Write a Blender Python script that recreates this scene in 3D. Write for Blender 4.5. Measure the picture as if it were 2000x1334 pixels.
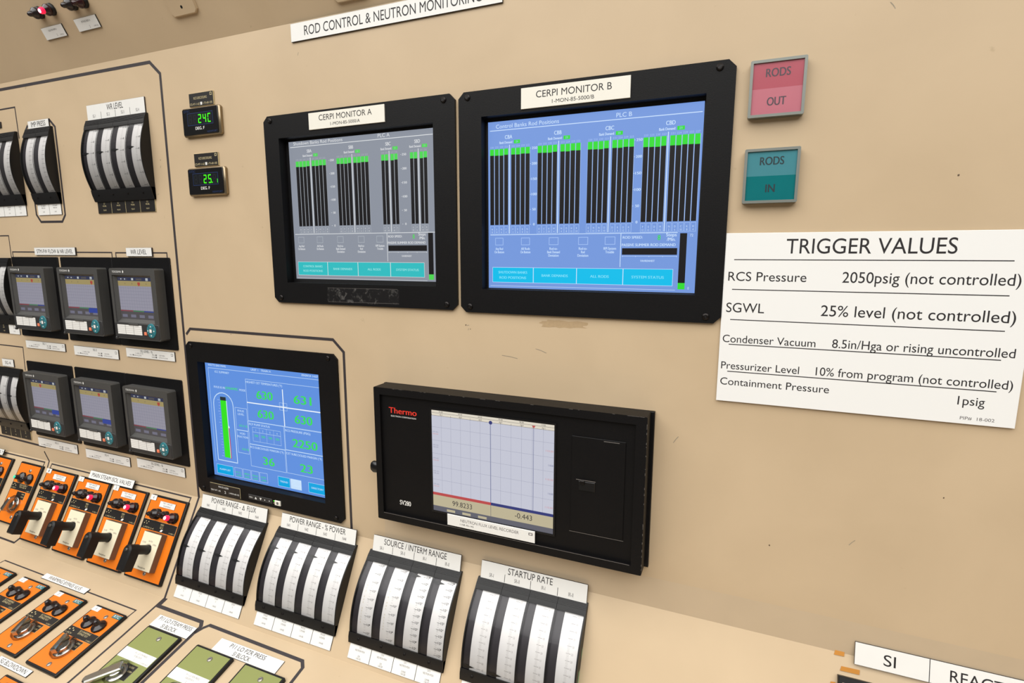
import bpy, math, random
from mathutils import Matrix, Vector
random.seed(7)
for o in list(bpy.data.objects): bpy.data.objects.remove(o)
SC = bpy.context.scene
COL = SC.collection
H = 1.42                       # height of the vertical panel's datum above the floor (m)
ZB, ZT = -300.7, 590.9         # its lower and upper fold lines, mm from the datum
TILT = {0: -27.0, 1: 0.0, 2: 27.5, 3: 75.0}   # visor, vertical panel, bench, desk
BENCH = 200.7                  # length of the bench, mm

# ------------------------------------------------------------------ camera
cam_d = bpy.data.cameras.new('camera'); cam = bpy.data.objects.new('camera', cam_d); COL.objects.link(cam)
cam_d.sensor_width = 36.0; cam_d.lens = 1060.0/2000*36; cam_d.clip_start = 0.02
def rodrigues(a):
    v = Vector(a); th = v.length; k = v/th
    return Matrix.Rotation(th, 3, k)
RW = rodrigues((0.155120741, 0.392716431, 0.0328558384)) @ Matrix(((1,0,0),(0,0,-1),(0,1,0)))
right, down, fwd = Vector(RW[0]), Vector(RW[1]), Vector(RW[2])
cm = Matrix((right, -down, -fwd)).transposed().to_4x4()
cm.translation = Vector((0.0, -0.755, H+0.2125))
cam.matrix_world = cm
SC.camera = cam

# ------------------------------------------------------------------ light and exposure
SC.view_settings.view_transform = 'Standard'; SC.view_settings.look = 'None'
SC.view_settings.exposure = 0.0; SC.view_settings.gamma = 1.0; SC.view_settings.use_curve_mapping = False
W = bpy.data.worlds.new('world'); SC.world = W; W.use_nodes = True
W.node_tree.nodes['Background'].inputs[0].default_value = (1.0, 1.0, 0.99, 1)
W.node_tree.nodes['Background'].inputs[1].default_value = 0.10
def area(name, loc, size, energy, aim, color=(1, 0.995, 0.98)):
    l = bpy.data.lights.new(name, 'AREA'); l.shape = 'RECTANGLE'; l.size, l.size_y = size; l.energy = energy; l.color = color
    o = bpy.data.objects.new(name, l); COL.objects.link(o); o.location = loc
    o.rotation_euler = (Vector(aim)-Vector(loc)).to_track_quat('-Z', 'Y').to_euler()
    return o
area('luminous_ceiling', (-0.6, -2.75, 3.58), (6.6, 4.7), 362, (-0.6, -2.75, 0))

# ------------------------------------------------------------------ materials
def lin(c):
    return tuple(((x/255)/12.92 if x/255 <= .04045 else (((x/255)+.055)/1.055)**2.4) for x in c)
M = {}
def mat(name, rgb, rough=.5, metal=0, spec=.5, var=0.0, vscale=30, bump=0.0, bscale=200, emit=None, estr=1.0, coat=0.0, is_lin=False):
    m = bpy.data.materials.new(name); m.use_nodes = True; nt = m.node_tree; b = nt.nodes['Principled BSDF']
    c = rgb if is_lin else lin(rgb)
    b.inputs['Base Color'].default_value = (*c, 1); b.inputs['Roughness'].default_value = rough
    b.inputs['Metallic'].default_value = metal; b.inputs['Specular IOR Level'].default_value = spec
    b.inputs['Coat Weight'].default_value = coat; b.inputs['Coat Roughness'].default_value = .05
    tc = nt.nodes.new('ShaderNodeTexCoord')
    if var > 0:
        n = nt.nodes.new('ShaderNodeTexNoise'); n.inputs['Scale'].default_value = vscale; n.inputs['Detail'].default_value = 5
        r = nt.nodes.new('ShaderNodeMapRange'); r.inputs[3].default_value = 1-var; r.inputs[4].default_value = 1+var
        mx = nt.nodes.new('ShaderNodeVectorMath'); mx.operation = 'SCALE'; mx.inputs[0].default_value = c
        nt.links.new(tc.outputs['Object'], n.inputs['Vector']); nt.links.new(n.outputs['Fac'], r.inputs[0])
        nt.links.new(r.outputs[0], mx.inputs['Scale']); nt.links.new(mx.outputs[0], b.inputs['Base Color'])
    if bump > 0:
        n2 = nt.nodes.new('ShaderNodeTexNoise'); n2.inputs['Scale'].default_value = bscale; n2.inputs['Detail'].default_value = 3
        bp = nt.nodes.new('ShaderNodeBump'); bp.inputs['Strength'].default_value = bump; bp.inputs['Distance'].default_value = .0006
        nt.links.new(tc.outputs['Object'], n2.inputs['Vector']); nt.links.new(n2.outputs['Fac'], bp.inputs['Height'])
        nt.links.new(bp.outputs[0], b.inputs['Normal'])
    if emit is not None:
        b.inputs['Emission Color'].default_value = (*lin(emit), 1); b.inputs['Emission Strength'].default_value = estr
    M[name] = m
    return m
def beige(name):
    """old semi-gloss beige paint: faint cloudy wear, small specks"""
    m = mat(name, (.567, .432, .278), .42, 0, .35, var=.0, bump=.05, bscale=160, is_lin=True)
    nt = m.node_tree; b = nt.nodes['Principled BSDF']; tc = [n for n in nt.nodes if n.type == 'TEX_COORD'][0]
    n1 = nt.nodes.new('ShaderNodeTexNoise'); n1.inputs['Scale'].default_value = 5.5; n1.inputs['Detail'].default_value = 6
    n1.inputs['Distortion'].default_value = .4
    n2 = nt.nodes.new('ShaderNodeTexNoise'); n2.inputs['Scale'].default_value = 55; n2.inputs['Detail'].default_value = 3
    r1 = nt.nodes.new('ShaderNodeValToRGB'); r1.color_ramp.elements[0].position = .3; r1.color_ramp.elements[1].position = .7
    r1.color_ramp.elements[0].color = (.535, .405, .258, 1); r1.color_ramp.elements[1].color = (.592, .452, .292, 1)
    r2 = nt.nodes.new('ShaderNodeValToRGB'); r2.color_ramp.elements[0].position = .19; r2.color_ramp.elements[1].position = .27
    r2.color_ramp.elements[0].color = (.62, .58, .52, 1); r2.color_ramp.elements[1].color = (1, 1, 1, 1)
    mx = nt.nodes.new('ShaderNodeMix'); mx.data_type = 'RGBA'; mx.blend_type = 'MULTIPLY'; mx.inputs[0].default_value = .6
    nt.links.new(tc.outputs['Object'], n1.inputs['Vector']); nt.links.new(tc.outputs['Object'], n2.inputs['Vector'])
    nt.links.new(n1.outputs['Fac'], r1.inputs[0]); nt.links.new(n2.outputs['Fac'], r2.inputs[0])
    nt.links.new(r1.outputs[0], mx.inputs[6]); nt.links.new(r2.outputs[0], mx.inputs[7])
    nt.links.new(mx.outputs[2], b.inputs['Base Color'])
    return m
beige('board_paint')
mat('greyer_beige', (.53, .412, .276), .46, var=.05, vscale=20, is_lin=True)  # beige slightly greyer than the board, for the strip above the fold
mat('tape', (52, 46, 48), .55, var=.15, vscale=60)
mat('white_plate', (.80, .79, .755), .38, is_lin=True, var=.03, vscale=40)
mat('cream_plate', (.82, .79, .70), .35, is_lin=True, var=.02, vscale=30)
mat('sign_white', (.86, .855, .83), .32, is_lin=True, var=.012, vscale=12)
mat('ink', (30, 26, 28), .6, var=.05)
mat('grey_ink', (105, 100, 100), .6, var=.05)
mat('faint_ink', (150, 143, 140), .6, var=.05)
mat('plate_edge', (40, 36, 34), .5, var=.1)
mat('black_plate', (30, 27, 25), .4, var=.1)
mat('gold_ink', (200, 185, 140), .5, var=.05)
mat('black_metal', (12, 11, 12), .5, spec=.2, var=.2, vscale=25, bump=.15, bscale=500)
mat('black_gloss', (16, 15, 16), .25, spec=.5, var=.1)
mat('black_plastic', (19, 18, 18), .45, spec=.35, var=.15, vscale=50, bump=.1, bscale=600)
mat('dark_well', (8, 8, 10), .5, var=.1)
mat('screw_metal', (165, 160, 152), .42, metal=.8, var=.1)
mat('dark_screw', (40, 37, 36), .35, metal=.8, var=.1)
mat('scale_white', (.84, .82, .79), .5, is_lin=True, var=.02)
mat('meter_dark', (48, 44, 48), .5, var=.1)
mat('grey_plastic', (67, 66, 64), .5, var=.06, vscale=40, bump=.1, bscale=500)
mat('grey_plastic_dark', (46, 45, 45), .5, var=.06)
mat('teal_button', (46, 118, 128), .4, var=.05)
mat('orange_button', (235, 130, 95), .4, var=.05)
mat('orange_plate', (.79, .185, .008), .38, is_lin=True, var=.05, vscale=15)
mat('green_plate', (.25, .275, .085), .42, is_lin=True, var=.04, vscale=15)
mat('cream_block', (.83, .74, .54), .4, is_lin=True, var=.02)
mat('brown_side', (110, 85, 65), .5, var=.05)
mat('teal_tag', (50, 110, 115), .4, var=.05)
mat('lens_dark', (30, 22, 22), .22, spec=.6, var=.1)
mat('lens_red', (44, 9, 14), .2, spec=.6, var=.1)
mat('lens_red_lit', (255, 40, 90), .3, emit=(225, 6, 62), estr=.85)
mat('lens_core_lit', (255, 230, 240), .3, emit=(255, 190, 215), estr=1.3)
mat('lens_green_lit', (40, 200, 140), .3, emit=(40, 220, 150), estr=1.1)
mat('chrome', (190, 188, 182), .2, metal=1.0, var=.06)
mat('alu_frame', (132, 136, 130), .4, metal=.5, var=.05)
mat('steel_trim', (150, 135, 110), .3, metal=.85, var=.06)
mat('pink_upper', (174, 88, 100), .18, var=.04, vscale=40)
mat('pink_lower', (188, 114, 126), .18, var=.04, vscale=40)
mat('teal_upper', (70, 132, 142), .15, var=.05, vscale=40)
mat('teal_lower', (8, 108, 112), .15, var=.06, vscale=40)
mat('teal_ink', (30, 48, 54), .4, var=.04)
mat('legend_ink', (74, 62, 70), .4, var=.04)
mat('pointer_black', (14, 13, 14), .5, var=.05)
mat('amber_tape', (186, 122, 30), .45, var=.12, vscale=60)
mat('residue', (150, 138, 118), .7, var=.4, vscale=180)
mat('tape_residue', (178, 152, 116), .6, var=.12, vscale=220)
mat('residue_dark', (92, 74, 56), .7, var=.2)
mat('silver_wear', (105, 100, 96), .5, var=.35, vscale=300)
mat('mint_paint', (125, 170, 130), .5, var=.1)
mat('floor_tile', (105, 100, 92), .5, var=.08, vscale=3)
mat('wall_paint', (165, 158, 146), .7, var=.03, vscale=4)
mat('ceiling_tile', (225, 222, 214), .8, var=.05, vscale=20)
mat('desk_blue', (60, 75, 150), .5, var=.2, vscale=6)
def emis(name, rgb, s=1.0, coat=0.0, rough=.35):
    mat(name, (4, 4, 5), rough, spec=.3, emit=rgb, estr=s, coat=coat)
for nm, c in {'a_bg': (140, 146, 158), 'a_line': (225, 228, 230), 'a_bar': (22, 20, 22), 'a_green': (75, 215, 80), 'a_text': (222, 224, 226), 'a_cyan': (50, 188, 192), 'a_cyan_text': (150, 225, 225), 'a_soft': (170, 177, 185),
              'b_bg': (118, 153, 220), 'b_line': (205, 228, 255), 'b_bar': (24, 22, 24), 'b_green': (50, 220, 50), 'b_text': (205, 228, 255), 'b_cyan': (12, 190, 235), 'b_cyan_text': (130, 225, 250), 'b_soft': (165, 195, 245),
              'r_bg': (96, 144, 222), 'r_line': (200, 225, 250), 'r_green': (60, 220, 90), 'r_bar_green': (50, 225, 30), 'r_red': (185, 70, 80), 'r_cyan': (0, 165, 225), 'r_white': (240, 248, 252), 'r_dark': (38, 45, 50),
              't_bg': (196, 198, 212), 't_grid': (150, 152, 172), 't_head': (222, 214, 198), 't_red': (185, 75, 75), 't_blue': (52, 58, 118), 't_tan': (188, 178, 148), 't_bar': (98, 98, 108), 't_ink': (60, 55, 58), 't_vline': (105, 112, 150), 't_pink': (205, 150, 155),
              'y_head': (44, 50, 78), 'y_tan': (160, 144, 96), 'y_plot': (148, 146, 160), 'y_grid': (112, 111, 128), 'y_foot': (80, 76, 78), 'y_blue': (45, 65, 150), 'y_red': (140, 60, 70), 'y_icon': (190, 195, 195), 'y_green': (70, 130, 90), 'y_mark': (170, 70, 55),
              'd_green': (70, 255, 20), 'd_win': (16, 18, 22), 'd_ghost': (32, 36, 38), 'd_blue': (38, 54, 92)}.items():
    emis('scr_'+nm, c, 1.0, coat=(.9 if nm[0] == 'y' else 0.0))
M['scr_d_green'].node_tree.nodes['Principled BSDF'].inputs['Emission Strength'].default_value = 1.3
def clear(name, tint=(.96, .96, .97), gl=.16):
    """a thin clear sheet: mostly transmits, mirrors a little more at a slant"""
    m = bpy.data.materials.new(name); m.use_nodes = True; nt = m.node_tree; nt.nodes.clear()
    out = nt.nodes.new('ShaderNodeOutputMaterial'); mx = nt.nodes.new('ShaderNodeMixShader')
    t = nt.nodes.new('ShaderNodeBsdfTransparent'); t.inputs[0].default_value = (*tint, 1)
    g = nt.nodes.new('ShaderNodeBsdfGlossy'); g.inputs['Roughness'].default_value = gl
    f = nt.nodes.new('ShaderNodeFresnel'); f.inputs[0].default_value = 1.33
    nt.links.new(f.outputs[0], mx.inputs[0]); nt.links.new(t.outputs[0], mx.inputs[1]); nt.links.new(g.outputs[0], mx.inputs[2])
    nt.links.new(mx.outputs[0], out.inputs[0]); M[name] = m
clear('clear_plastic'); clear('clear_guard', (.80, .80, .80), .1)

# ------------------------------------------------------------------ geometry helpers (all in mm; x right, y up the panel, z out of it)
_tc = {}
def text_geo(s):
    if s in _tc: return _tc[s]
    cu = bpy.data.curves.new('t', 'FONT'); cu.body = s; cu.size = 1; cu.resolution_u = 5
    ob = bpy.data.objects.new('t', cu); me = ob.to_mesh()
    vs = [(v.co.x, v.co.y) for v in me.vertices]; fs = [tuple(p.vertices) for p in me.polygons]
    ob.to_mesh_clear(); bpy.data.objects.remove(ob); bpy.data.curves.remove(cu)
    _tc[s] = (vs, fs); return vs, fs
CAP = max(v[1] for v in text_geo('H')[0])
class G:
    def __init__(s): s.v = []; s.f = []; s.m = []; s.ms = []; s.map = None
    def mi(s, m):
        if m not in s.ms: s.ms.append(m)
        return s.ms.index(m)
    def add(s, vs, fs, m):
        b = len(s.v); k = s.mi(m)
        if s.map: vs = [s.map(v) for v in vs]
        s.v += [tuple(v) for v in vs]
        for f in fs: s.f.append(tuple(i+b for i in f)); s.m.append(k)
    def rect(s, x0, y0, x1, y1, z, m):
        s.add([(x0, y0, z), (x1, y0, z), (x1, y1, z), (x0, y1, z)], [(0, 1, 2, 3)], m)
    def prism(s, pts, z0, z1, m, ch=0, top=None):
        """extruded outline (counter-clockwise), front edge chamfered by ch"""
        n = len(pts)
        if sum(pts[i][0]*pts[(i+1) % n][1]-pts[(i+1) % n][0]*pts[i][1] for i in range(n)) < 0: pts = pts[::-1]
        cx = sum(p[0] for p in pts)/n; cy = sum(p[1] for p in pts)/n
        rings = [[(x, y, z0) for x, y in pts]]
        if ch:
            ins = []
            for i in range(n):
                a, b, c = Vector(pts[i-1]), Vector(pts[i]), Vector(pts[(i+1) % n])
                d1 = (b-a).normalized(); d2 = (c-b).normalized()
                n1 = Vector((-d1.y, d1.x)); n2 = Vector((-d2.y, d2.x)); bi = n1+n2
                q = b+bi*(ch/max(.3, bi.dot(n1))); ins.append((q.x, q.y))
            rings += [[(x, y, z1-ch) for x, y in pts], [(x, y, z1) for x, y in ins]]
        else: rings.append([(x, y, z1) for x, y in pts])
        vs = [v for r in rings for v in r]; fs = []
        for k in range(len(rings)-1):
            for i in range(n): fs.append((k*n+i, k*n+(i+1) % n, (k+1)*n+(i+1) % n, (k+1)*n+i))
        fs.append(tuple(range(n))[::-1])
        s.add(vs, fs, m)
        s.add(rings[-1], [tuple(range(n))], top or m)
    def box(s, x0, y0, x1, y1, z0, z1, m, ch=0, top=None, cc=0):
        if cc: pts = [(x0+cc, y0), (x1-cc, y0), (x1, y0+cc), (x1, y1-cc), (x1-cc, y1), (x0+cc, y1), (x0, y1-cc), (x0, y0+cc)]
        else: pts = [(x0, y0), (x1, y0), (x1, y1), (x0, y1)]
        s.prism(pts, z0, z1, m, ch, top)
    def frame(s, o, i, z0, z1, m, cc=0, zi=None):
        """flat ring: outer rect o=(x0,y0,x1,y1), opening i; opening walls go down to zi"""
        zi = z0 if zi is None else zi
        x0, y0, x1, y1 = o; a, b, c, d = i
        s.box(x0, y0, x1, b, z0, z1, m) if 0 else None
        O = [(x0+cc, y0), (x1-cc, y0), (x1, y0+cc), (x1, y1-cc), (x1-cc, y1), (x0+cc, y1), (x0, y1-cc), (x0, y0+cc)] if cc else [(x0, y0), (x1, y0), (x1, y1), (x0, y1)]
        n = len(O)
        s.add([(x, y, z0) for x, y in O]+[(x, y, z1) for x, y in O], [(k, (k+1) % n, n+(k+1) % n, n+k) for k in range(n)], m)
        I = [(a, b), (c, b), (c, d), (a, d)]
        s.add([(x, y, zi) for x, y in I]+[(x, y, z1) for x, y in I], [((k+1) % 4, k, 4+k, 4+(k+1) % 4) for k in range(4)], m)
        V = [(x, y, z1) for x, y in O]+[(x, y, z1) for x, y in I]
        if cc: fs = [(0, 1, n+1, n), (1, 2, n+1), (2, 3, n+2, n+1), (3, 4, n+2), (4, 5, n+3, n+2), (5, 6, n+3), (6, 7, n, n+3), (7, 0, n)]
        else: fs = [(0, 1, n+1, n), (1, 2, n+2, n+1), (2, 3, n+3, n+2), (3, 0, n, n+3)]
        s.add(V, fs, m)
    def lathe(s, cx, cy, prof, m, seg=20, sx=1, sy=1, cap=True):
        vs = []; fs = []
        for r, z in prof:
            for k in range(seg):
                a = 2*math.pi*k/seg; vs.append((cx+r*math.cos(a)*sx, cy+r*math.sin(a)*sy, z))
        for j in range(len(prof)-1):
            for k in range(seg): fs.append((j*seg+k, j*seg+(k+1) % seg, (j+1)*seg+(k+1) % seg, (j+1)*seg+k))
        if cap: fs.append(tuple((len(prof)-1)*seg+k for k in range(seg)))
        s.add(vs, fs, m)
    def line(s, pts, w, z, m, th=0.0):
        """polyline of even width with mitred joints, lying flat (or th thick)"""
        n = len(pts); L = []; R = []
        for i in range(n):
            p = Vector(pts[i])
            if i == 0: d = (Vector(pts[1])-p).normalized(); nv = Vector((-d.y, d.x))
            elif i == n-1: d = (p-Vector(pts[i-1])).normalized(); nv = Vector((-d.y, d.x))
            else:
                d1 = (p-Vector(pts[i-1])).normalized(); d2 = (Vector(pts[i+1])-p).normalized()
                n1 = Vector((-d1.y, d1.x)); b = n1+Vector((-d2.y, d2.x)); nv = b/max(.3, b.dot(n1))
            L.append(p+nv*w/2); R.append(p-nv*w/2)
        for i in range(n-1):
            q = [R[i], R[i+1], L[i+1], L[i]]
            if th: s.prism([tuple(a) for a in q], z, z+th, m)
            else: s.add([(a.x, a.y, z) for a in q], [(0, 1, 2, 3)], m)
    def text(s, t, x, y, h, z, m, al='c', w=None, cond=.74, bold=0):
        """lettering of cap height h with its baseline at y"""
        vs, fs = text_geo(t)
        if not vs: return
        mn = min(v[0] for v in vs); mx = max(v[0] for v in vs); k = h/CAP
        kx = k*cond if w is None else w/(mx-mn)
        W_ = (mx-mn)*kx; ox = {'c': x-W_/2, 'l': x, 'r': x-W_}[al]
        s.add([((v[0]-mn)*kx+ox, v[1]*k+y, z) for v in vs], fs, m)
        if bold: s.add([((v[0]-mn)*kx+ox+bold, v[1]*k+y, z+.02) for v in vs], fs, m)
    def mesh(s, name):
        me = bpy.data.meshes.new(name); me.from_pydata([(a*.001, b*.001, c*.001) for a, b, c in s.v], [], s.f)
        for m in s.ms: me.materials.append(M[m])
        me.polygons.foreach_set('material_index', s.m); me.polygons.foreach_set('use_smooth', [True]*len(s.f))
        me.set_sharp_from_angle(angle=math.radians(32)); me.update()
        return me
    def build(s, name, parent=None, loc=(0, 0, 0), rx=0.0, label=None):
        o = bpy.data.objects.new(name, s.mesh(name)); COL.objects.link(o)
        if parent is not None: o.parent = parent
        if any(loc) or rx: o.matrix_local = Matrix.Translation([c*.001 for c in loc]) @ Matrix.Rotation(math.radians(rx), 4, 'X')
        if label: o['label'] = label
        return o
LIFT = 0.4      # things stand a hair off the paint
def plane_matrix(P, u, v, n=0.0, lean=0.0):
    a = math.radians(TILT[P]-lean); up = Vector((0, math.sin(a), math.cos(a))); out = Vector((0, -math.cos(a), math.sin(a)))
    a0 = math.radians(TILT[P]); up0 = Vector((0, math.sin(a0), math.cos(a0))); out0 = Vector((0, -math.cos(a0), math.sin(a0)))
    o = Vector((0, 0, H))
    if P == 0: o += Vector((0, 0, ZT*.001))
    if P >= 2: o += Vector((0, 0, ZB*.001))
    if P == 3:
        a2 = math.radians(TILT[2]); o -= Vector((0, math.sin(a2), math.cos(a2)))*BENCH*.001
    o += Vector((u*.001, 0, 0))+up0*(v*.001)+out0*(n*.001)
    m = Matrix((Vector((1, 0, 0)), up, out)).transposed().to_4x4(); m.translation = o
    return m
def tag(o, label=None, cat=None, group=None, kind=None):
    if label: o['label'] = label
    if cat: o['category'] = cat
    if group: o['group'] = group
    if kind: o['kind'] = kind
    return o
def thing(name, label, cat, P, u, v, n=0, group=None, lean=0):
    o = bpy.data.objects.new(name, None); COL.objects.link(o); o.empty_display_size = .02
    o.matrix_world = plane_matrix(P, u, v, n+LIFT, lean); return tag(o, label, cat, group)
def solo(g, name, label, cat, P, u, v, n=0, group=None, lean=0):
    o = g.build(name); o.matrix_world = plane_matrix(P, u, v, n+LIFT, lean); return tag(o, label, cat, group)
def screw(parent, x, y, z, r=5, m='dark_screw', name='screw', ang=.6):
    g = G(); g.lathe(x, y, [(r, z), (r*.95, z+r*.25), (r*.6, z+r*.5)], m, 16)
    c, s_ = math.cos(ang), math.sin(ang); w = r*.12; L = r*.55
    g.add([(x+c*a-s_*b, y+s_*a+c*b, z+r*.5+.05) for a, b in ((-L, -w), (L, -w), (L, w), (-L, w))], [(0, 1, 2, 3)], 'dark_well')
    return g.build(name, parent)

# ================================================================== the board itself and the room
XL, XR = -2700, 1500
board = bpy.data.objects.new('control_board', None); COL.objects.link(board); board.location = (-.6, 0, 0)
tag(board, 'long beige painted control board with folded visor, upright face, bench and desk', 'control board')
bpy.context.view_layer.update()
def board_part(g, name, P, label=None):
    o = g.build(name, board); o.matrix_parent_inverse = Matrix.Translation((.6, 0, 0)); o.matrix_basis = plane_matrix(P, 0, 0)
    if label: o['label'] = label
    return o
def sub_part(g, name, parent, label=None):
    o = g.build(name, parent)
    if label: o['label'] = label
    return o
def sheet(x0, y0, x1, y1, holes, t=3.0, m='board_paint'):
    g = G(); xs = sorted({x0, x1, *[h[0] for h in holes], *[h[2] for h in holes]}); ys = sorted({y0, y1, *[h[1] for h in holes], *[h[3] for h in holes]})
    inh = lambda x, y: any(h[0] < x < h[2] and h[1] < y < h[3] for h in holes)
    for i in range(len(xs)-1):
        for j in range(len(ys)-1):
            if not inh((xs[i]+xs[i+1])/2, (ys[j]+ys[j+1])/2):
                g.rect(xs[i], ys[j], xs[i+1], ys[j+1], 0, m); g.rect(xs[i], ys[j], xs[i+1], ys[j+1], -t, m)
    for h in holes:
        a, b, c, d = h
        g.add([(a, b, 0), (c, b, 0), (c, d, 0), (a, d, 0), (a, b, -t), (c, b, -t), (c, d, -t), (a, d, -t)], [(0, 1, 5, 4), (1, 2, 6, 5), (2, 3, 7, 6), (3, 0, 4, 7)], m)
    g.add([(x0, y0, 0), (x1, y0, 0), (x1, y1, 0), (x0, y1, 0), (x0, y0, -t), (x1, y0, -t), (x1, y1, -t), (x0, y1, -t)], [(0, 1, 5, 4), (1, 2, 6, 5), (2, 3, 7, 6), (3, 0, 4, 7)], m)
    return g
# monitors: bezel rectangle, lit screen rectangle (board coordinates of the vertical panel)
MA = dict(b=(-781, 127, -404, 449), op=(-748.8, 163.5, -442, 411), s=(-742, 170, -449.5, 407))
MB_ = dict(b=(-398, 125, -18, 448), op=(-360.8, 161.5, -51, 411.5), s=(-357, 162.8, -53.5, 406.5))
MR = dict(b=(-1030.5, -281, -647, 39), op=(-984, -241, -686.5, 1.5), s=(-999, -246.5, -697, -2.5))
MR['op'] = (-1001, -248, -690, -1)
holes = [(d['op'][0]-2, d['op'][1]-2, d['op'][2]+2, d['op'][3]+2) for d in (MA, MB_, MR)]
visor = board_part(sheet(XL, 0, XR, 520, []), 'visor_panel', 0)
upright = board_part(sheet(XL, ZB, XR, ZT, holes), 'upright_panel', 1)
bench = board_part(sheet(XL, -BENCH, XR, 0, []), 'bench_panel', 2)
desk = board_part(sheet(XL, -430, XR, 0, []), 'desk_panel', 3)
g = G(); g.box(XL, -940, XR, 0, -30, 0, 'board_paint')
o = g.build('plinth', board); o.matrix_parent_inverse = Matrix.Translation((.6, 0, 0))
pm = plane_matrix(3, 0, -430); mm = plane_matrix(1, 0, 0); mm.translation = Vector((0, pm.translation.y, pm.translation.z)); o.matrix_basis = mm
def tape(parent, pts, w, label=None):
    g = G(); g.line(pts, w, .15, 'tape', .12); return sub_part(g, 'border_tape', parent, label)
# vertical panel
tape(upright, [(-1900, 581.5), (-1062, 574.5), (-1036, 551), (-1037.2, 270), (-1038.5, ZB)], 6)
tape(upright, [(-1030.5, 52.5), (-1018, 64.5), (-656.5, 64.5), (-634, 43.5), (-635, ZB)], 5.2)
tape(upright, [(-1850, 537), (-1516.5, 537), (-1515.5, 470)], 3)
tape(upright, [(-1850, 256.4), (-1611, 256.4), (-1612, 190)], 2.6)
tape(upright, [(-1604, 200), (-1604, 218.3), (-1237, 216.8), (-1237, 200)], 2.6)
tape(upright, [(-1224, 200), (-1224, 216.3), (-1065.2, 216), (-1065.2, 200)], 2.6)
tape(upright, [(-1850, -13), (-1617, -13.2), (-1620.5, -72)], 2.6)
tape(upright, [(-1850, -259), (-1579, -264.5)], 5)
tape(upright, [(-1588, -277), (-1572, ZB)], 4)
tape(upright, [(-1398, 501.5), (-1379.5, 484), (-1381.5, 299), (-1395, 284.5), (-1474, 285.5), (-1488, 302), (-1488, 335)], 5)
tape(upright, [(-1502, 470), (-1477, 495)], 5)
# bench
tape(bench, [(-1558, -20), (-1557.5, -4.8), (-1060.5, -4.8), (-1062, -18)], 3)
tape(bench, [(-1950, -5), (-1587, -5), (-1587.5, -20)], 3)
tape(bench, [(-1572, 0), (-1569, -16)], 4)
tape(bench, [(-1950, -193.5), (-1576, -196.5), (-1559, -181)], 4)
tape(bench, [(-1038.5, 0), (-1040, -BENCH)], 5)
# desk
tape(desk, [(-1538, -60), (-1532, -39.5), (-1070.5, -40.6), (-1072.5, -75)], 2.6)
tape(desk, [(-1040, 0), (-1038, -90), (-1041, -420)], 4.5)
tape(desk, [(-1035, 0), (-1033.5, -18.5), (-911, -18.8), (-903.5, -27), (-906, -145), (-910, -420)], 7)
tape(desk, [(-903, -42), (-896, -28), (-888.5, -19.6), (-659, -22.6), (-649.5, -32.5), (-650.5, -420)], 6)
# greyer band above the lower fold, then wear on the paint
g = G(); g.rect(-560, ZB, 900, -254, .1, 'greyer_beige'); sub_part(g, 'greyer_band', upright, 'greyer strip just above the fold')  # flat strip in a slightly greyer beige, down to the lower fold
def blotch(parent, cx, cy, rx, ry, m, name, n=22, seed=1):
    r = random.Random(seed); g = G(); pts = []
    for k in range(n):
        a = 2*math.pi*k/n; q = r.uniform(.75, 1.1); e = 4
        c, s_ = math.cos(a), math.sin(a); d = (abs(c)**e+abs(s_)**e)**(-1/e)
        pts.append((cx+rx*d*q*c, cy+ry*d*q*s_, .12))
    g.add([(cx, cy, .12)]+pts, [(0, 1+k, 1+(k+1) % n) for k in range(n)], m); return sub_part(g, name, parent)
blotch(upright, -234, 113, 38, 5.5, 'tape_residue', 'tape_residue', 30, 5)
for k, (x, y, l, a) in enumerate([(-390, 103, 4, .2), (-388, 96, 3, 1.2), (-1060, 380, 5, 1.2), (140, 480, 9, 2.2), (150, -150, 10, .9), (-330, 60, 26, -.12), (-275, 74, 18, -.3), (-70, -45, 12, 1.0), (-1075, 330, 4, .3), (-700, 540, 5, 1.2)]):
    g = G(); g.line([(x, y), (x+l*math.cos(a)*.5, y+l*math.sin(a)*.5+.6), (x+l*math.cos(a), y+l*math.sin(a))], .9, .12, 'residue'); sub_part(g, 'scratch', upright)
for k, (x, y, r) in enumerate([(-392, 104, 1.6), (-384, 98, 1.1), (215, 300, 1.5), (-1058, 395, 1.3), (-905, 60, 1.2), (60, -170, 1.4), (240, -70, 1.2)]):
    blotch(upright, x, y, r*.6, r*.8, 'residue_dark', 'paint_chip', 9, k)

# room
def struct(g, name):
    o = g.build(name); o['kind'] = 'structure'; return o
g = G(); g.box(-5600, -7600, 4400, 900, -60, 0, 'floor_tile'); struct(g, 'floor')
g = G(); g.box(-5600, -7600, 4400, 900, 3600, 3660, 'ceiling_tile'); struct(g, 'ceiling')
g = G(); g.box(-5600, -7660, 4400, -7600, 0, 3600, 'wall_paint'); struct(g, 'wall_back')
g = G(); g.box(-5600, 900, 4400, 960, 0, 3600, 'wall_paint'); struct(g, 'wall_front')

# ================================================================== nameplates
def nameplate(P, u0, v0, u1, v1, lines, label, n=0, t=2.0, face='white_plate', ink='ink', group='engraved nameplates on the board', lean=0, extra=None, edge='plate_edge', name='nameplate'):
    """lines: (text, x, y, cap height, [width]) with x from the centre and y from the bottom"""
    g = G(); w = u1-u0; h = v1-v0
    g.box(-w/2, 0, w/2, h, 0, t, edge, .3, face)
    for L in lines:
        g.text(L[0], L[1], L[2], L[3], t+.12, L[5] if len(L) > 5 else ink, 'c', L[4] if len(L) > 4 else None)
    if extra: extra(g, t+.12)
    return solo(g, name, label, 'nameplate', P, (u0+u1)/2, v0, n, group, lean)
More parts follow.
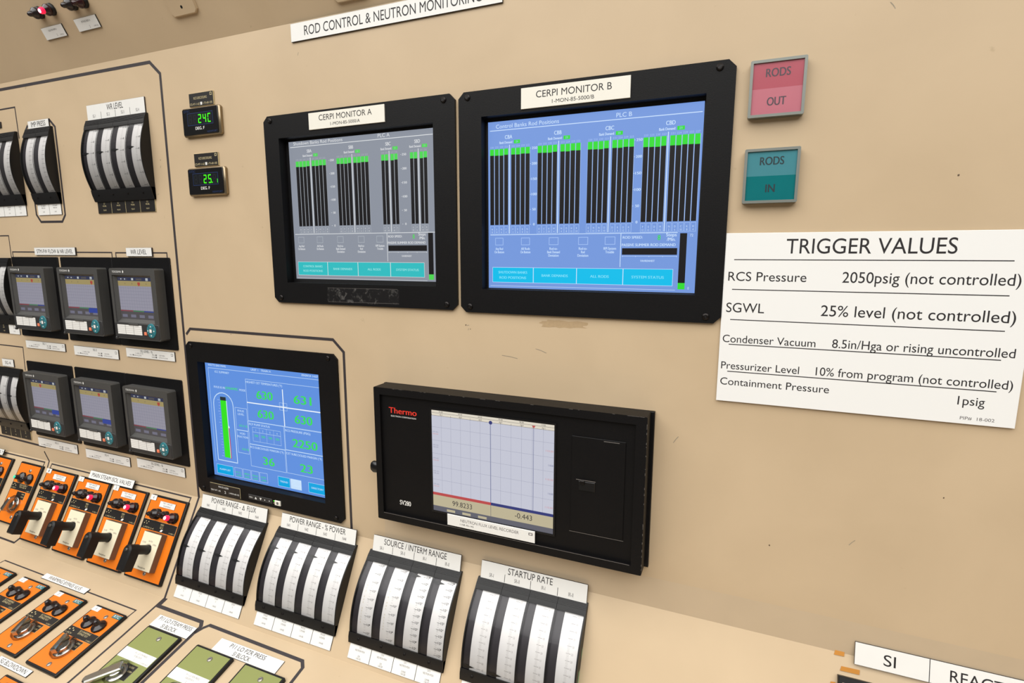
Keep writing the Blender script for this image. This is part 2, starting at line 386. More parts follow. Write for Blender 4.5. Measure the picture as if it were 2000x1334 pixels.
# big sign under the visor
nameplate(1, -709.5, 560.5, -327.5, 588.5, [('ROD CONTROL & NEUTRON MONITORING', -1.5, 7, 14.5, 322)], 'long white ROD CONTROL & NEUTRON MONITORING sign under the visor fold', t=2.5, group=None, name='sign')
# visor
nameplate(0, -1320, 55.5, -1253.5, 76.5, [('AUX FW PMP A', 0, 13, 3.2, 26, 'grey_ink'), ('2', 6, 3, 4, None, 'grey_ink'), ('1-FW-2A', 20, 3, 2.4, 11, 'grey_ink')], 'small white nameplate below the pair with the lit red lamp on the visor')
nameplate(0, -1214, 56, -1148.5, 77, [('BYPASS BKR A', 0, 13, 3.2, 26, 'grey_ink'), ('2', 4, 3, 4, None, 'grey_ink'), ('1-FW-3A', 22, 3, 2.4, 13, 'grey_ink')], 'small white nameplate below the unlit lamp pair on the visor')
def lamp(P, u, v, n0, label, lens='lens_dark', lit=None, r=11, group='indicator lamps', hgt=20, tipr=4.5, parent=None, lx=0, ly=0, cone=False, lsize=1.0):
    root = parent
    if root is None: root = thing('indicator_lamp', label, 'lamp', P, u, v, n0, group)
    holder = root
    g = G(); z = 0 if parent is None else n0
    g.lathe(lx, ly, [(r, z), (r, z+3), (r*.92, z+4.5), (r*.8, z+6)], 'black_plastic', 10)
    if parent is None: g.build('collar', holder)
    else:
        c = g.build('lamp', holder); holder = c
    g = G()
    if cone: g.lathe(lx, ly, [(r, z+3), (r*.97, z+4.5), (r*.62, z+7.5), (tipr*1.25, z+9), (tipr*1.1, z+hgt*.75), (tipr*.85, z+hgt*.93), (tipr*.4, z+hgt)], lens, 22)
    else: g.lathe(lx, ly, [(r*.84, z+6), (r*.96, z+8), (r*.94, z+hgt*.45), (r*.62, z+hgt*.62), (tipr*1.2, z+hgt*.68), (tipr, z+hgt*.9), (tipr*.55, z+hgt)], lens, 12)
    g.build('lens', holder)
    if lit:
        g = G(); q = tipr*lsize; g.lathe(lx, ly, [(q*1.28, z+hgt*.70), (q*1.3, z+hgt*.88), (q*1.0, z+hgt*1.0)], lit[0], 16); g.lathe(lx, ly, [(q*.86, z+hgt*.995), (q*.75, z+hgt*1.03), (q*.3, z+hgt*1.05)], lit[1], 14)
        g.build('lit_tip', holder, label='glowing tip')
    return root
lamp(0, -1297, 101, 0, 'dark unlit lamp left of the glowing red lamp on the visor', r=11, hgt=24)
lamp(0, -1259, 101, 0, 'glowing red indicator lamp on the visor at upper left', 'lens_red', ('lens_red_lit', 'lens_core_lit'), r=11, hgt=24)
lamp(0, -1192, 100, 0, 'dark lamp, left one of the unlit pair on the visor', r=11, hgt=24)
lamp(0, -1161, 99, 0, 'dark red lamp, right one of the unlit pair on the visor', 'lens_red', r=11, hgt=24)
for (x0, x1, v0, lb) in ((-958, -894, 43, 'beige blank cover plate with a dark hole on the visor'), (-611, -545, 13, 'beige blank cover plate on the visor above the long white sign')):
    g = G(); g.box(-(x1-x0)/2, 0, (x1-x0)/2, 90, 0, 4, 'board_paint', 1.5, cc=6)
    if x0 < -900: g.lathe(0, 13, [(2.6, 4.05), (1.6, 4.1)], 'dark_well', 14)
    solo(g, 'cover_plate', lb, 'cover plate', 0, (x0+x1)/2, v0)

# ================================================================== edgewise meter banks
def meter_bank(P, right, vbot, vtop, ng, label, title, subs, pointers, plates, plate_style='white', scale='plain', leg=None, bridge=False, pitch=46.5, legw=None, wear=False, pb=(0, 24)):
    w = pitch*ng; h = vtop-vbot; uc = right-w/2
    root = thing('edgewise_meter_bank', label, 'meter', P, uc, vbot, 0, 'banks of edgewise meters')
    ya, yb = (.105 if P == 2 else .135)*h, .885*h
    def arc(y):
        s = min(1, max(0, (y-ya)/(yb-ya))); return 8+s*1.5+4*12.5*s*(1-s)
    N = 18; ys = [ya+(yb-ya)*k/N for k in range(N+1)]
    side = [(0, 0), (0, 3), (ya, 8)]+[(y, arc(y)) for y in ys[1:-1]]+[(yb, 9.5), (h, 3.5), (h, 0)]
    g = G()
    for x0, x1, lower in ((-w/2, -w/2+2.2, 0), (w/2-2.2, w/2, 0), (-w/2+2.2, w/2-2.2, 3.6)):
        pr = [(y, max(0, z-(lower if ya <= y <= yb else 0))) for y, z in side]; n = len(pr)
        g.add([(x0, y, z) for y, z in pr]+[(x1, y, z) for y, z in pr],
              [tuple(range(n)), tuple(range(2*n-1, n-1, -1))]+[(k, n+k, n+(k+1) % n, (k+1) % n) for k in range(n)], 'meter_dark' if lower else 'black_plastic')
    for k in range(1, ng):      # thin walls between the instruments
        x = -w/2+k*pitch
        pr = [(y, arc(y)-.4) for y in ys]
        g.add([(x-.9, y, z) for y, z in pr]+[(x+.9, y, z) for y, z in pr], [(i, i+len(pr), i+1+len(pr), i+1) for i in range(len(pr)-1)], 'black_plastic')
    if wear:
        for (a, b, c, d) in ((14, .6, 62, 7), (74, .6, 92, 4)):
            g.add([(w/2+.1, a, b), (w/2+.1, c, b), (w/2+.1, c-3, d), (w/2+.1, a+8, d)], [(0, 1, 2, 3)], 'mint_paint')
    g.build('housing', root)
    g = G()
    pr = [(yb-1, 8), (yb-1, 10.5), (h*.92, 9.2), (h, 4.5), (h, 0), (yb-1, 0)]; n = len(pr)
    for k in range(ng):
        x0 = -w/2+k*pitch+.25; x1 = x0+pitch-.5
        g.add([(x0, y, z) for y, z in pr]+[(x1, y, z) for y, z in pr], [tuple(range(n)), tuple(range(2*n-1, n-1, -1))]+[(i, n+i, n+(i+1) % n, (i+1) % n) for i in range(n)], 'black_plastic')
        for j in range(5):      # moulded ribs
            t0 = .12+j*.18; y0 = h*.92+(h-h*.92)*t0*.98; z0 = 9.2-4.7*t0
            g.add([(x0, y0, z0+.1), (x1, y0, z0+.1), (x1, y0+1, z0+.05), (x0, y0+1, z0+.05)], [(0, 1, 2, 3)], 'black_gloss')
    g.build('upper_bezel', root)
    g = G()
    pr = [(0, 0), (0, 4), (ya*.6, 8.2), (ya+1.5, 9.8), (ya+1.5, 0)]; n = len(pr)
    g.add([(-w/2, y, z) for y, z in pr]+[(w/2, y, z) for y, z in pr], [tuple(range(n)), tuple(range(2*n-1, n-1, -1))]+[(i, n+i, n+(i+1) % n, (i+1) % n) for i in range(n)], 'black_plastic')
    lb = g.build('lower_bezel', root)
    for k in range(ng):
        g = G(); x = -w/2+(k+.5)*pitch-2; g.lathe(x, ya*.62, [(2.4, 8), (2.2, 9.1), (1.2, 9.3)], 'dark_screw', 10); g.build('screw', lb)
    off = -3.2
    for k in range(ng):
        x0 = -w/2+k*pitch+pitch*.30; x1 = -w/2+k*pitch+pitch*.935; sw = x1-x0
        g = G(); g.map = lambda v: (v[0], v[1], arc(v[1])+off+v[2])
        for i in range(N): g.add([(x0, ys[i], 0), (x1, ys[i], 0), (x1, ys[i+1], 0), (x0, ys[i+1], 0)], [(0, 1, 2, 3)], 'scale_white')
        lo, hi = ya+6, yb-5
        if scale == 'log':
            nd = 8 if k < 2 else 11; dv = (hi-lo)/nd
            for d in range(nd+1):
                y = lo+d*dv; g.rect(x0+sw*.42, y-.25, x0+sw*.62, y+.25, .15, 'ink')
                g.text('10', x0+sw*.64, y-1.6, 3.4 if k < 2 else 3.8, .2, 'ink', 'l', 5)
                g.text(str(d % 10 if k > 1 else d), x0+sw*.82, y+.3, 2.0, .2, 'ink', 'l', 1.5)
                if d < nd:
                    for q in (2, 4, 6, 8):
                        yy = y+dv*math.log10(q); g.rect(x0+sw*.46, yy-.1, x0+sw*.57, yy+.1, .15, 'grey_ink')
            if k < 2:
                for j, c in enumerate('COUNTS PER SECOND'[::-1]):
                    if c != ' ': g.text(c, x0+sw*.2, lo+14+j*4.6, 2.2, .2, 'gold_ink', 'c', 1.6)
        else:
            step, nm = {'plain': (10, 10), 'rate': (11, 11), 'level': (5, 5), 'press': (12, 12)}[scale]
            ink = {'plain': 'faint_ink', 'rate': 'faint_ink', 'level': 'ink', 'press': 'grey_ink'}[scale]
            for d in range(step+1):
                y = lo+(hi-lo)*d/step
                g.rect(x0+sw*.42, y-.28, x0+sw*.66, y+.28, .15, ink)
                tx = {'plain': str(d*12), 'rate': '%.1f' % (d*.5-.5), 'level': str(d*20), 'press': str(d)}[scale]
                g.text(tx, x0+sw*.70, y-1.5, 3.6 if scale == 'level' else 2.8, .2, ink, 'l', None, .6)
                if d < step:
                    mn_ = 10 if scale == 'level' else 5
                    for q in range(1, mn_):
                        yy = y+(hi-lo)/step*q/mn_; g.rect(x0+sw*.45, yy-.12, x0+sw*.58, yy+.12, .15, 'faint_ink')
        sc = g.build('scale', root)
        if pointers[k] is not None:
            yp = ya+(yb-ya)*pointers[k]; g = G(); g.map = lambda v: (v[0], v[1], arc(v[1])+off+v[2])
            g.prism([(x0-pitch*.27, yp-1.4), (x0-pitch*.1, yp-3.2), (x0+sw*.3, yp), (x0-pitch*.1, yp+2.2), (x0-pitch*.27, yp+1.4)], .5, 1.1, 'pointer_black'); g.build('pointer', sc)
    g = G()
    for i in range(N):
        a, b = ys[i], ys[i+1]; g.add([(-w/2+2.2, a, arc(a)-.3), (w/2-2.2, a, arc(a)-.3), (w/2-2.2, b, arc(b)-.3), (-w/2+2.2, b, arc(b)-.3)], [(0, 1, 2, 3)], 'clear_plastic')
    g.build('clear_cover', root)
    # title plate above
    if title:
        lw = legw or w-8; hh = leg or 30; g = G(); g.box(-lw/2, 0, lw/2, hh, 0, 2, 'plate_edge', .3, 'white_plate')
        if subs:
            th_ = 10.2 if bridge else 11.0
            if 'DELTA' in title: g.text('POWER RANGE -', -63, hh*.52, th_, 2.12, 'ink', 'l', 82); g.text('FLUX', 37, hh*.52, th_, 2.12, 'ink', 'l', 24)
            else: g.text(title[0], title[1], hh*.52, th_, 2.12, 'ink', 'c', title[2])
            sp = lw/ng
            for k, s_ in enumerate(subs): g.text(s_, -lw/2+(k+.5)*sp-(3 if bridge else 0), hh*.16, 5.8, 2.12, 'grey_ink', 'c', None, .6)
            for k in range(1, ng): g.rect(-lw/2+k*sp-(2.4 if bridge else .4), 1, -lw/2+k*sp-(1.6 if bridge else -.4), hh*.48, 2.12, 'ink')
            if 'DELTA' in title: 
                dx, dy = 23.5, hh*.52; s_ = th_
                g.add([(dx, dy, 2.12), (dx+7.4, dy, 2.12), (dx+3.7, dy+s_, 2.12), (dx+1.8, dy+1.2, 2.14), (dx+5.6, dy+1.2, 2.14), (dx+3.7, dy+s_*.68, 2.14)], [(0, 1, 4, 3), (1, 2, 5, 4), (2, 0, 3, 5)], 'ink')
        else: g.text(title[0], 0, hh*.2, 10.5, 2.12, 'ink', 'c', title[2])
        if bridge: g.build('title_plate', root, loc=(1, h-1.0, 3.0), rx=14.2)
        else: g.build('title_plate', root, loc=(0, h, 0.2))
    # tag plates below
    for k, t3 in enumerate(plates):
        if t3 is None: continue
        x0 = -w/2+k*(w-6)/ng+3; pw = (w-6)/ng; face, ink = ('white_plate', 'grey_ink') if plate_style == 'white' else ('black_plate', 'gold_ink')
        if plate_style == 'mixed': face, ink = (('black_plate', 'gold_ink') if k < len(plates)-1 else ('white_plate', 'grey_ink'))
        g = G(); g.box(x0+.25, -pb[1], x0+pw-.25, -pb[0], .1, 1.4, 'plate_edge' if face == 'white_plate' else 'gold_ink', .25, face)
        for q, s_ in enumerate(t3): g.text(s_, x0+pw/2, -pb[0]-(5.2, 10, 18.5, 22)[q if len(t3) < 4 or q < 3 else 3], 2.9, 1.5, ink, 'c', None, .62)
        g.build('tag_plate', root)
    return root
SG4 = ['SG 1', 'SG 2', 'SG 3', 'SG 4']
meter_bank(1, -1080, 321.5, 484.7, 4, 'black four gauge meter bank titled WR LEVEL at upper left', ('WR LEVEL', 0, 50, 11.5), SG4, (.60, .60, .615, .63),
           [('SG %d' % k, 'WR LEVEL', 'P-LI-3-%d' % (k*4+35)) for k in range(1, 5)], 'black', 'level')
meter_bank(1, -1387, 323.8, 485.5, 2, 'narrow two gauge meter bank titled IMP PRESS inside a black outline', ('IMP PRESS', 0, 52), None, (None, None),
           [('1-HP TURB IMP', 'PRESS CH %s' % c, '1-PI-%d' % (73+i)) for i, c in enumerate('AB')], 'white', 'press', leg=16.5, legw=76)
meter_bank(1, -1519, 324.5, 485, 3, 'meter bank cut by the left frame edge, beside the IMP PRESS bank', None, None, (None, .9, None),
           [('STM FLOW', 'CH IV', '1-FI-10'), ('STM FLOW', 'CH III', '1-FI-11'), ('SG LEVEL', 'CH I', '1-LI-12')], 'white', 'press')
meter_bank(1, -1614, 42, 204, 3, 'meter bank cut by the left frame edge, beside the upper trend recorders', None, None, (None, None, .5),
           [('SG 1', 'LEVEL', '1-LI-42'), ('SG 1', 'LEVEL', '1-LI-42'), ('SG 1', 'FEED', '1-FI-42')], 'mixed', 'press')
meter_bank(1, -1630, -230, -70, 3, 'meter bank cut by the left frame edge, beside the lower trend recorders', None, None, (.6, .62, .6),
           [('SG 4', 'NR', '1-LI-3'), ('SG 4', 'NR', '1-LI-3'), ('SG 4', 'NR', '1-LI-3')], 'black', 'level')
nameplate(1, -1616, 498, -1576, 511, [], 'dark brown nameplate cut by the left frame edge inside a thin tape box', face='black_plate')
nameplate(1, -1713, -67, -1663, -48, [('SG 4', 0, 6, 7.5, 24)], 'small white SG 4 nameplate at the left frame edge')
N4 = ['N41', 'N42', 'N43', 'N44']
meter_bank(2, -834, -168.5, -15.5, 4, 'four gauge meter bank titled POWER RANGE FLUX below the blue summary monitor', ('POWER RANGE -    FLUX', -8, 146, 9.5, (36.5, 16.2), 'DELTA'), N4, (.50, .50, .50, .50),
           [('\u0394 FLUX', '%', '1-NI-%dC' % k) for k in range(41, 45)], 'white', 'plain', bridge=True, legw=182, leg=28)
meter_bank(2, -616, -168.5, -15.5, 4, 'four gauge meter bank titled POWER RANGE % POWER', ('POWER RANGE - % POWER', -1.5, 134), N4, (.83, .84, .85, .85),
           [('PR FLUX', '% POWER', '1-NI-%dB' % k) for k in range(41, 45)], 'white', 'plain', bridge=True, legw=179, leg=28)
meter_bank(2, -399, -169, -15.5, 4, 'four gauge meter bank titled SOURCE / INTERM RANGE below the flux recorder', ('SOURCE / INTERM RANGE', -2, 127), ['SR-I', 'SR-II', 'IR-I', 'IR-II'], (None, None, .955, .94),
           [('CH I', 'NEUTRON MON', 'CPS', '1-NI-31B'), ('CH II', 'NEUTRON MON', 'CPS', '1-NI-32B'), ('CH I', 'NEUTRON MON', '% PWR', '1-NI-35B'), ('CH II', 'NEUTRON MON', '% PWR', '1-NI-36B')], 'white', 'log', bridge=True, legw=178, leg=28)
meter_bank(2, -182, -169, -15.5, 4, 'four gauge meter bank titled STARTUP RATE, rightmost of the bench', ('STARTUP RATE', -4, 76), ['SR-I', 'SR-II', 'IR-I', 'IR-II'], (.05, .05, .04, .04),
           [('CH I', 'STARTUP RATE', 'DPM', '1-NI-31D'), ('CH II', 'STARTUP RATE', 'DPM', '1-NI-32D'), ('CH I', 'STARTUP RATE', 'DPM', '1-NI-35D'), ('CH II', 'STARTUP RATE', 'DPM', '1-NI-36D')], 'white', 'rate', bridge=True, legw=180, leg=28.5, wear=True)

# ================================================================== digital indicators
SEG = {'0': 'abcdef', '2': 'abged', '4': 'fgbc', '5': 'afgcd', '8': 'abcdefg', '[': 'afed'}
def seven(g, ch, x, y, h, z, m):
    w = h*.52; t = h*.12; s = h*.05
    R = {'a': (s, h-t, w-s, h), 'g': (s, h/2-t/2, w-s, h/2+t/2), 'd': (s, 0, w-s, t), 'f': (0, h/2+s, t, h-s), 'e': (0, s, t, h/2-s), 'b': (w-t, h/2+s, w, h-s), 'c': (w-t, s, w, h/2-s)}
    for c in SEG[ch]:
        a, b, c2, d = R[c]; g.rect(x+a, y+b, x+c2, y+d, z, m)
def digital(u, v, digits, label, dot):
    r = thing('digital_indicator', label, 'digital display', 1, u, v, 0, 'digital subcooling displays')
    g = G(); g.box(-48.5, 0, 48.5, 51, 0, 7, 'steel_trim', 2.0, 'steel_trim', cc=3); g.build('case', r)
    g = G(); g.box(-45.5, 2.5, 45, 49, 6.5, 8, 'black_gloss', .5, cc=2)
    g.text('DTEC', -41, 42.5, 4, 8.1, 'scr_d_blue', 'l', 16); g.text('DEG. F', -2, 11, 5.2, 8.1, 'white_plate', 'c', 23, bold=.3); g.text('NEWPORT', 42, 4.5, 3.2, 8.1, 'scr_d_blue', 'r', 26); g.build('face', r)
    g = G(); g.rect(-33, 19, 33, 41, 8.1, 'scr_d_blue'); g.rect(-32, 20, 32, 40, 8.2, 'scr_d_win')
    for k in range(5): seven(g, '8', -29+k*12.2, 22, 15.5, 8.25, 'scr_d_ghost')
    for ch, k in digits: seven(g, ch, -29+k*12.2, 22, 15.5, 8.35, 'scr_d_green')
    if dot: g.rect(-29+4*12.2-3, 22, -29+4*12.2-1.2, 24, 8.35, 'scr_d_green'); g.rect(30.5, 22, 31.5, 29, 8.35, 'scr_d_green')
    g.build('readout', r)
digital(-929.5, 429, (('2', 2), ('4', 3), ('[', 4)), 'upper green digital display reading 24 in a steel rim', False)
digital(-928.5, 322, (('2', 2), ('5', 3)), 'lower green digital display reading 25 in a steel rim', True)
for v0, lb, c in ((482.5, 'small black nameplate above the upper digital display', 'A'), (376, 'small black nameplate above the lower digital display', 'B')):
    def ex(g, z):
        g.rect(20, 1.5, 24, 6, z, 'gold_ink') if 0 else None
        g.rect(23, 16.5, 28, 21.5, z, 'gold_ink'); g.rect(24, 17.5, 27, 20.5, z+.05, 'black_plate'); g.rect(-2.5, 2, 2, 7, z, 'white_plate')
    nameplate(1, -961.5, v0, -899, v0+23.5, [('RCS SUBCOOLING', -2, 12.5, 4.2, 34), ('CS-97-1-62', -17, 2.5, 3.6, 25), ('1-TI-68-105', 16, 2.5, 3.6, 24)], lb, face='black_plate', ink='gold_ink', edge='gold_ink', extra=ex)

# ================================================================== monitors
def monitor(D, label, name, plate=None, deep=12.0):
    x0, y0, x1, y1 = D['b']; cx = (x0+x1)/2
    r = thing('panel_monitor', label, 'monitor', 1, cx, y0, 0, 'flush mounted monitors')
    L = lambda q: (q[0]-cx, q[1]-y0, q[2]-cx, q[3]-y0)
    o = L(D['b']); i = L(D['op'])
    g = G(); g.frame(o, i, 0, 4, 'black_metal', 9, -deep); bz = g.build('bezel', r)
    g = G(); g.rect(i[0], i[1], i[2], i[3], -deep, 'dark_well'); g.build('screen_well', r)
    for sx, sy in ((15, y1-y0-8), (x1-x0-19, y1-y0-8), (x1-x0-19, 8.5), (16, 9)):
        screw(bz, o[0]+sx, sy, 4, 4.6, ang=random.uniform(0, 3))
    if plate:
        (a, b, c, d), t1, t2 = plate; q = L((a, b, c, d)); g = G(); g.box(q[0], q[1], q[2], q[3], 4, 5.6, 'cream_plate', .3)
        mid = (q[0]+q[2])/2; g.text(t1, mid-1, q[1]+13.2, 8.8, 5.7, 'ink', 'c', 106); g.text(t2, mid-1, q[1]+4, 4.8, 5.7, 'ink', 'c', 59); g.build('nameplate', r, label='cream nameplate')
    return r, cx, y0
def rod_screen(r, cx, y0, D, p, title, plc, tx, groups, cb, btn, labels, flip, deep):
    """the rod position page; groups: (x0,x1,[bars per half],name,demand)"""
    z = -deep+.4; g = G(); S = 'scr_'+p+'_'
    X = lambda x: x-cx
    Y = lambda y: y-y0
    s = D['s']; g.rect(X(s[0]), Y(s[1]), X(s[2]), Y(s[3]), z, S+'bg')
    R = lambda a, b, c, d, m, k=1: g.rect(X(a), Y(b), X(c), Y(d), z+.1*k, S+m)
    T = lambda t, x, y, h, m='text', al='c', w=None, bold=0, cond=.8: g.text(t, X(x), Y(y), h, z+.35, S+m, al, w, cond, bold)
    ly = tx['line']; xa, xb = s[0]+3, s[2]-2
    R(xa, ly, xb, ly+1.0, 'line')
    T(title, tx['t'][0], ly+3.2, 5.4, al='l', w=tx['t'][1]-tx['t'][0]); T(plc, tx['p'][0], ly+3.2, 5.6, al='l', w=tx['p'][1]-tx['p'][0])
    top, gb, bot, hl = tx['top'], tx['gb'], tx['bot'], tx['hl']
    for (a, b, halves, nm, cut) in groups:
        n = sum(halves); gap = 3.6 if len(halves) > 1 else 0; bw = (b-a-gap)/n; x = a; q = 0
        mid = (a+b)/2; T(nm, mid-2, top+13.5, 5.2, bold=.25); T('Bank Demand:', mid-6, top+7, 3.4, w=21, bold=.2)
        R(mid+6.5, top+6.2, mid+16, top+11.2, 'green')
        T('231', mid+11.2, top+7.4, 2.6, 'soft')
        for hI, cnt in enumerate(halves):
            for k in range(cnt):
                dv = cut+((q*7) % 3)*.35
                R(x, bot, x+bw-.2, top, 'soft'); R(x+.35, bot, x+bw-.75, top, 'bar', 2); R(x+.35, top-dv, x+bw-.75, top, 'green', 3)
                T('%d' % (220+(q*5+hI*3) % 12), x+bw/2-.2, top+1.4, 2.4, 'soft', w=bw*.75)
                R(x+.3, hl+1.5, x+bw-.6, bot-1.5, 'soft', 1); R(x+.8, hl+2, x+bw-1.1, bot-2, 'bg', 2)
                T(random.choice('HKCFPNMDBE'), x+bw/2-.2, hl+7.2, 2.6); T(str(random.choice((2, 4, 6, 8, 10, 12))), x+bw/2-.2, hl+3, 2.6)
                x += bw; q += 1
            if hI == 0 and len(halves) > 1: R(x+.7, hl+2, x+1.9, top+5, 'line'); x += gap
    for sx in tx['scale']:
        for k, t in enumerate((250, 200, 150, 100, 50, 0)):
            yy = bot+(top-bot)*t/255.; T(str(t), sx, yy-1.6, 3.4, bold=.25, w=(8 if t > 99 else 5 if t > 9 else 2.4)); R(sx-6.8, yy-.2, sx-5, yy+.3, 'line')
    R(xa, hl, tx['hx'], hl+.9, 'line')
    for (a, b), lab in zip(cb, labels):
        R(a, hl-15, b, hl-4, 'soft'); R(a+.8, hl-14.2, b-.8, hl-4.8, 'bg', 2)
        for k, t in enumerate(lab): T(t, (a+b)/2, hl-22-k*4.9, 3.5, bold=.18, w=len(t)*1.75)
    vx = tx['vx']; R(vx, hl-46, vx+.9, hl, 'line')
    T('ROD SPEED:', vx+3, hl-7, 3.4, al='l', w=27, bold=.2); T('8', vx+52, hl-9.2, 6.6, 'green', bold=.3); T('Steps', vx+68, hl-4.5, 4.4, bold=.25, w=13.5); T('/Min.', vx+68, hl-10.5, 4.4, bold=.25, w=11)
    T('PASSIVE SUMMER ROD DEMAND', vx+38, hl-17.4, 3.6, w=72, bold=.2)
    R(vx+2.5, hl-29, vx+76.5, hl-20, 'bar'); R(vx+2.5, hl-31, vx+76.5, hl-30.6, 'line')
    for k in range(5): R(vx+3+k*18.2, hl-32, vx+3.5+k*18.2, hl-30.5, 'line')
    T('FAHRENHEIT', vx+38, hl-38.5, 2.6, w=19, bold=.15)
    R(vx+79.3, hl-75, vx+88.3, hl-.5, 'bar', 2); R(vx+79.3, hl-75, vx+88.3, hl-66.5, 'green', 3)
    T('72', vx+94, hl-5, 3.4, w=4); T('0', vx+93, hl-75, 3.4)
    by0, by1 = tx['btn']
    for k in range(4):
        a, b = btn[k], btn[k+1]; R(a, by0, b, by1, 'line'); R(a+.5, by0+.5, b-.5, by1-.5, 'cyan', 2)
        t = (('CONTROL BANKS' if flip else 'SHUTDOWN BANKS', 'ROD POSITIONS'), ('BANK DEMANDS',), ('ALL RODS',), ('SYSTEM STATUS',))[k]
        for j, q in enumerate(t): T(q, (a+b)/2, (by0+by1)/2-1.8+(4 if len(t) > 1 else 0)-j*8, 3.6, 'cyan_text', w=len(q)*3.35, bold=.25)
    R(xa, by0-5.5, vx+76, by0-5, 'line')
    g.build('screen', r, label='lit rod position display')
mA, cA, yA = monitor(MA, 'black bezel monitor showing a grey page, with CERPI MONITOR A plate', 'a', ((-679.3, 418.8, -527.7, 445.3), 'CERPI MONITOR A', '1-MON-85-5000/A'))
LAB = (('Any Rod', 'On Bottom'), ('All Rods', 'On Bottom'), ('Rod-to-', 'Bank Demand', 'Deviation'), ('Rod-to-', 'Rod', 'Deviation'), ('RPI System', 'Trouble'))
rod_screen(mA, cA, yA, MA, 'a', 'Shutdown Banks Rod Positions', 'PLC A', dict(line=397.2, t=(-731, -625), p=(-554, -531), top=373.3, gb=364.5, bot=262.5, hl=248.2, hx=-450, scale=(-649, -505), vx=-543, btn=(176.5, 200.5)),
           [(-728.5, -661.5, (4, 4), 'SBA', 9), (-639.6, -573.6, (4, 4), 'SBB', 9), (-549, -516.5, (2, 2), 'SBC', 9.2), (-494.2, -461.8, (2, 2), 'SBD', 9.4)],
           [(-732.6, -719.2), (-690.4, -677), (-645.7, -632.4), (-601.7, -588.4), (-563.7, -550.1)], (-736.4, -669.4, -604.1, -537.6, -471.8), LAB, True, 12)
mB, cB, yB = monitor(MB_, 'black bezel monitor showing a blue page, with CERPI MONITOR B plate', 'b', ((-298, 415.5, -145, 443.3), 'CERPI MONITOR B', '1-MON-85-5000/B'))
rod_screen(mB, cB, yB, MB_, 'b', 'Control Banks Rod Positions', 'PLC B', dict(line=393.4, t=(-344, -247), p=(-166, -145), top=367.6, gb=358, bot=257.6, hl=242.5, hx=-79, scale=(-283.5, -134), vx=-155, btn=(171.5, 194.5)),
           [(-354.2, -289.8, (4, 4), 'CBA', 8.8), (-278.8, -214.2, (4, 4), 'CBB', 9.6), (-204.9, -140.2, (4, 4), 'CBC', 10), (-129, -55.7, (4, 5), 'CBD', 12.2)],
           [(-345.8, -332.5), (-303.5, -289.6), (-259.8, -245.3), (-215.5, -201.2), (-177, -162.3)], (-350.5, -283.7, -217.1, -150, -82.5), LAB, False, 12)
def scraped():
    m = mat('scraped_patch', (14, 13, 14), .5, spec=.25); nt = m.node_tree; b = nt.nodes['Principled BSDF']; tc = [n for n in nt.nodes if n.type == 'TEX_COORD'][0]
    n = nt.nodes.new('ShaderNodeTexNoise'); n.inputs['Scale'].default_value = 95; n.inputs['Detail'].default_value = 8; n.inputs['Roughness'].default_value = .72; n.inputs['Distortion'].default_value = .8
    r = nt.nodes.new('ShaderNodeValToRGB'); r.color_ramp.elements[0].position = .53; r.color_ramp.elements[1].position = .66
    r.color_ramp.elements[0].color = (.006, .0055, .006, 1); r.color_ramp.elements[1].color = (.10, .095, .09, 1)
    nt.links.new(tc.outputs['Object'], n.inputs['Vector']); nt.links.new(n.outputs['Fac'], r.inputs[0]); nt.links.new(r.outputs[0], b.inputs['Base Color'])
scraped()
g = G(); g.add([(-68, 7, 4.05), (-66, 5, 4.05), (80, 3.5, 4.05), (81.5, 29, 4.05), (60, 30.5, 4.05), (-30, 29, 4.05), (-66, 30.5, 4.05)], [tuple(range(7))], 'scraped_patch')
g.line([(-66, 5), (80, 6.5)], .35, 4.06, 'silver_wear'); g.line([(-66, 29), (78, 30)], .35, 4.06, 'silver_wear')
g.build('worn_adhesive', mA, label='scraped adhesive patch')
mR, cR, yR = monitor(MR, 'black bezel monitor with blue page of green numbers inside a tape outline', 'r')
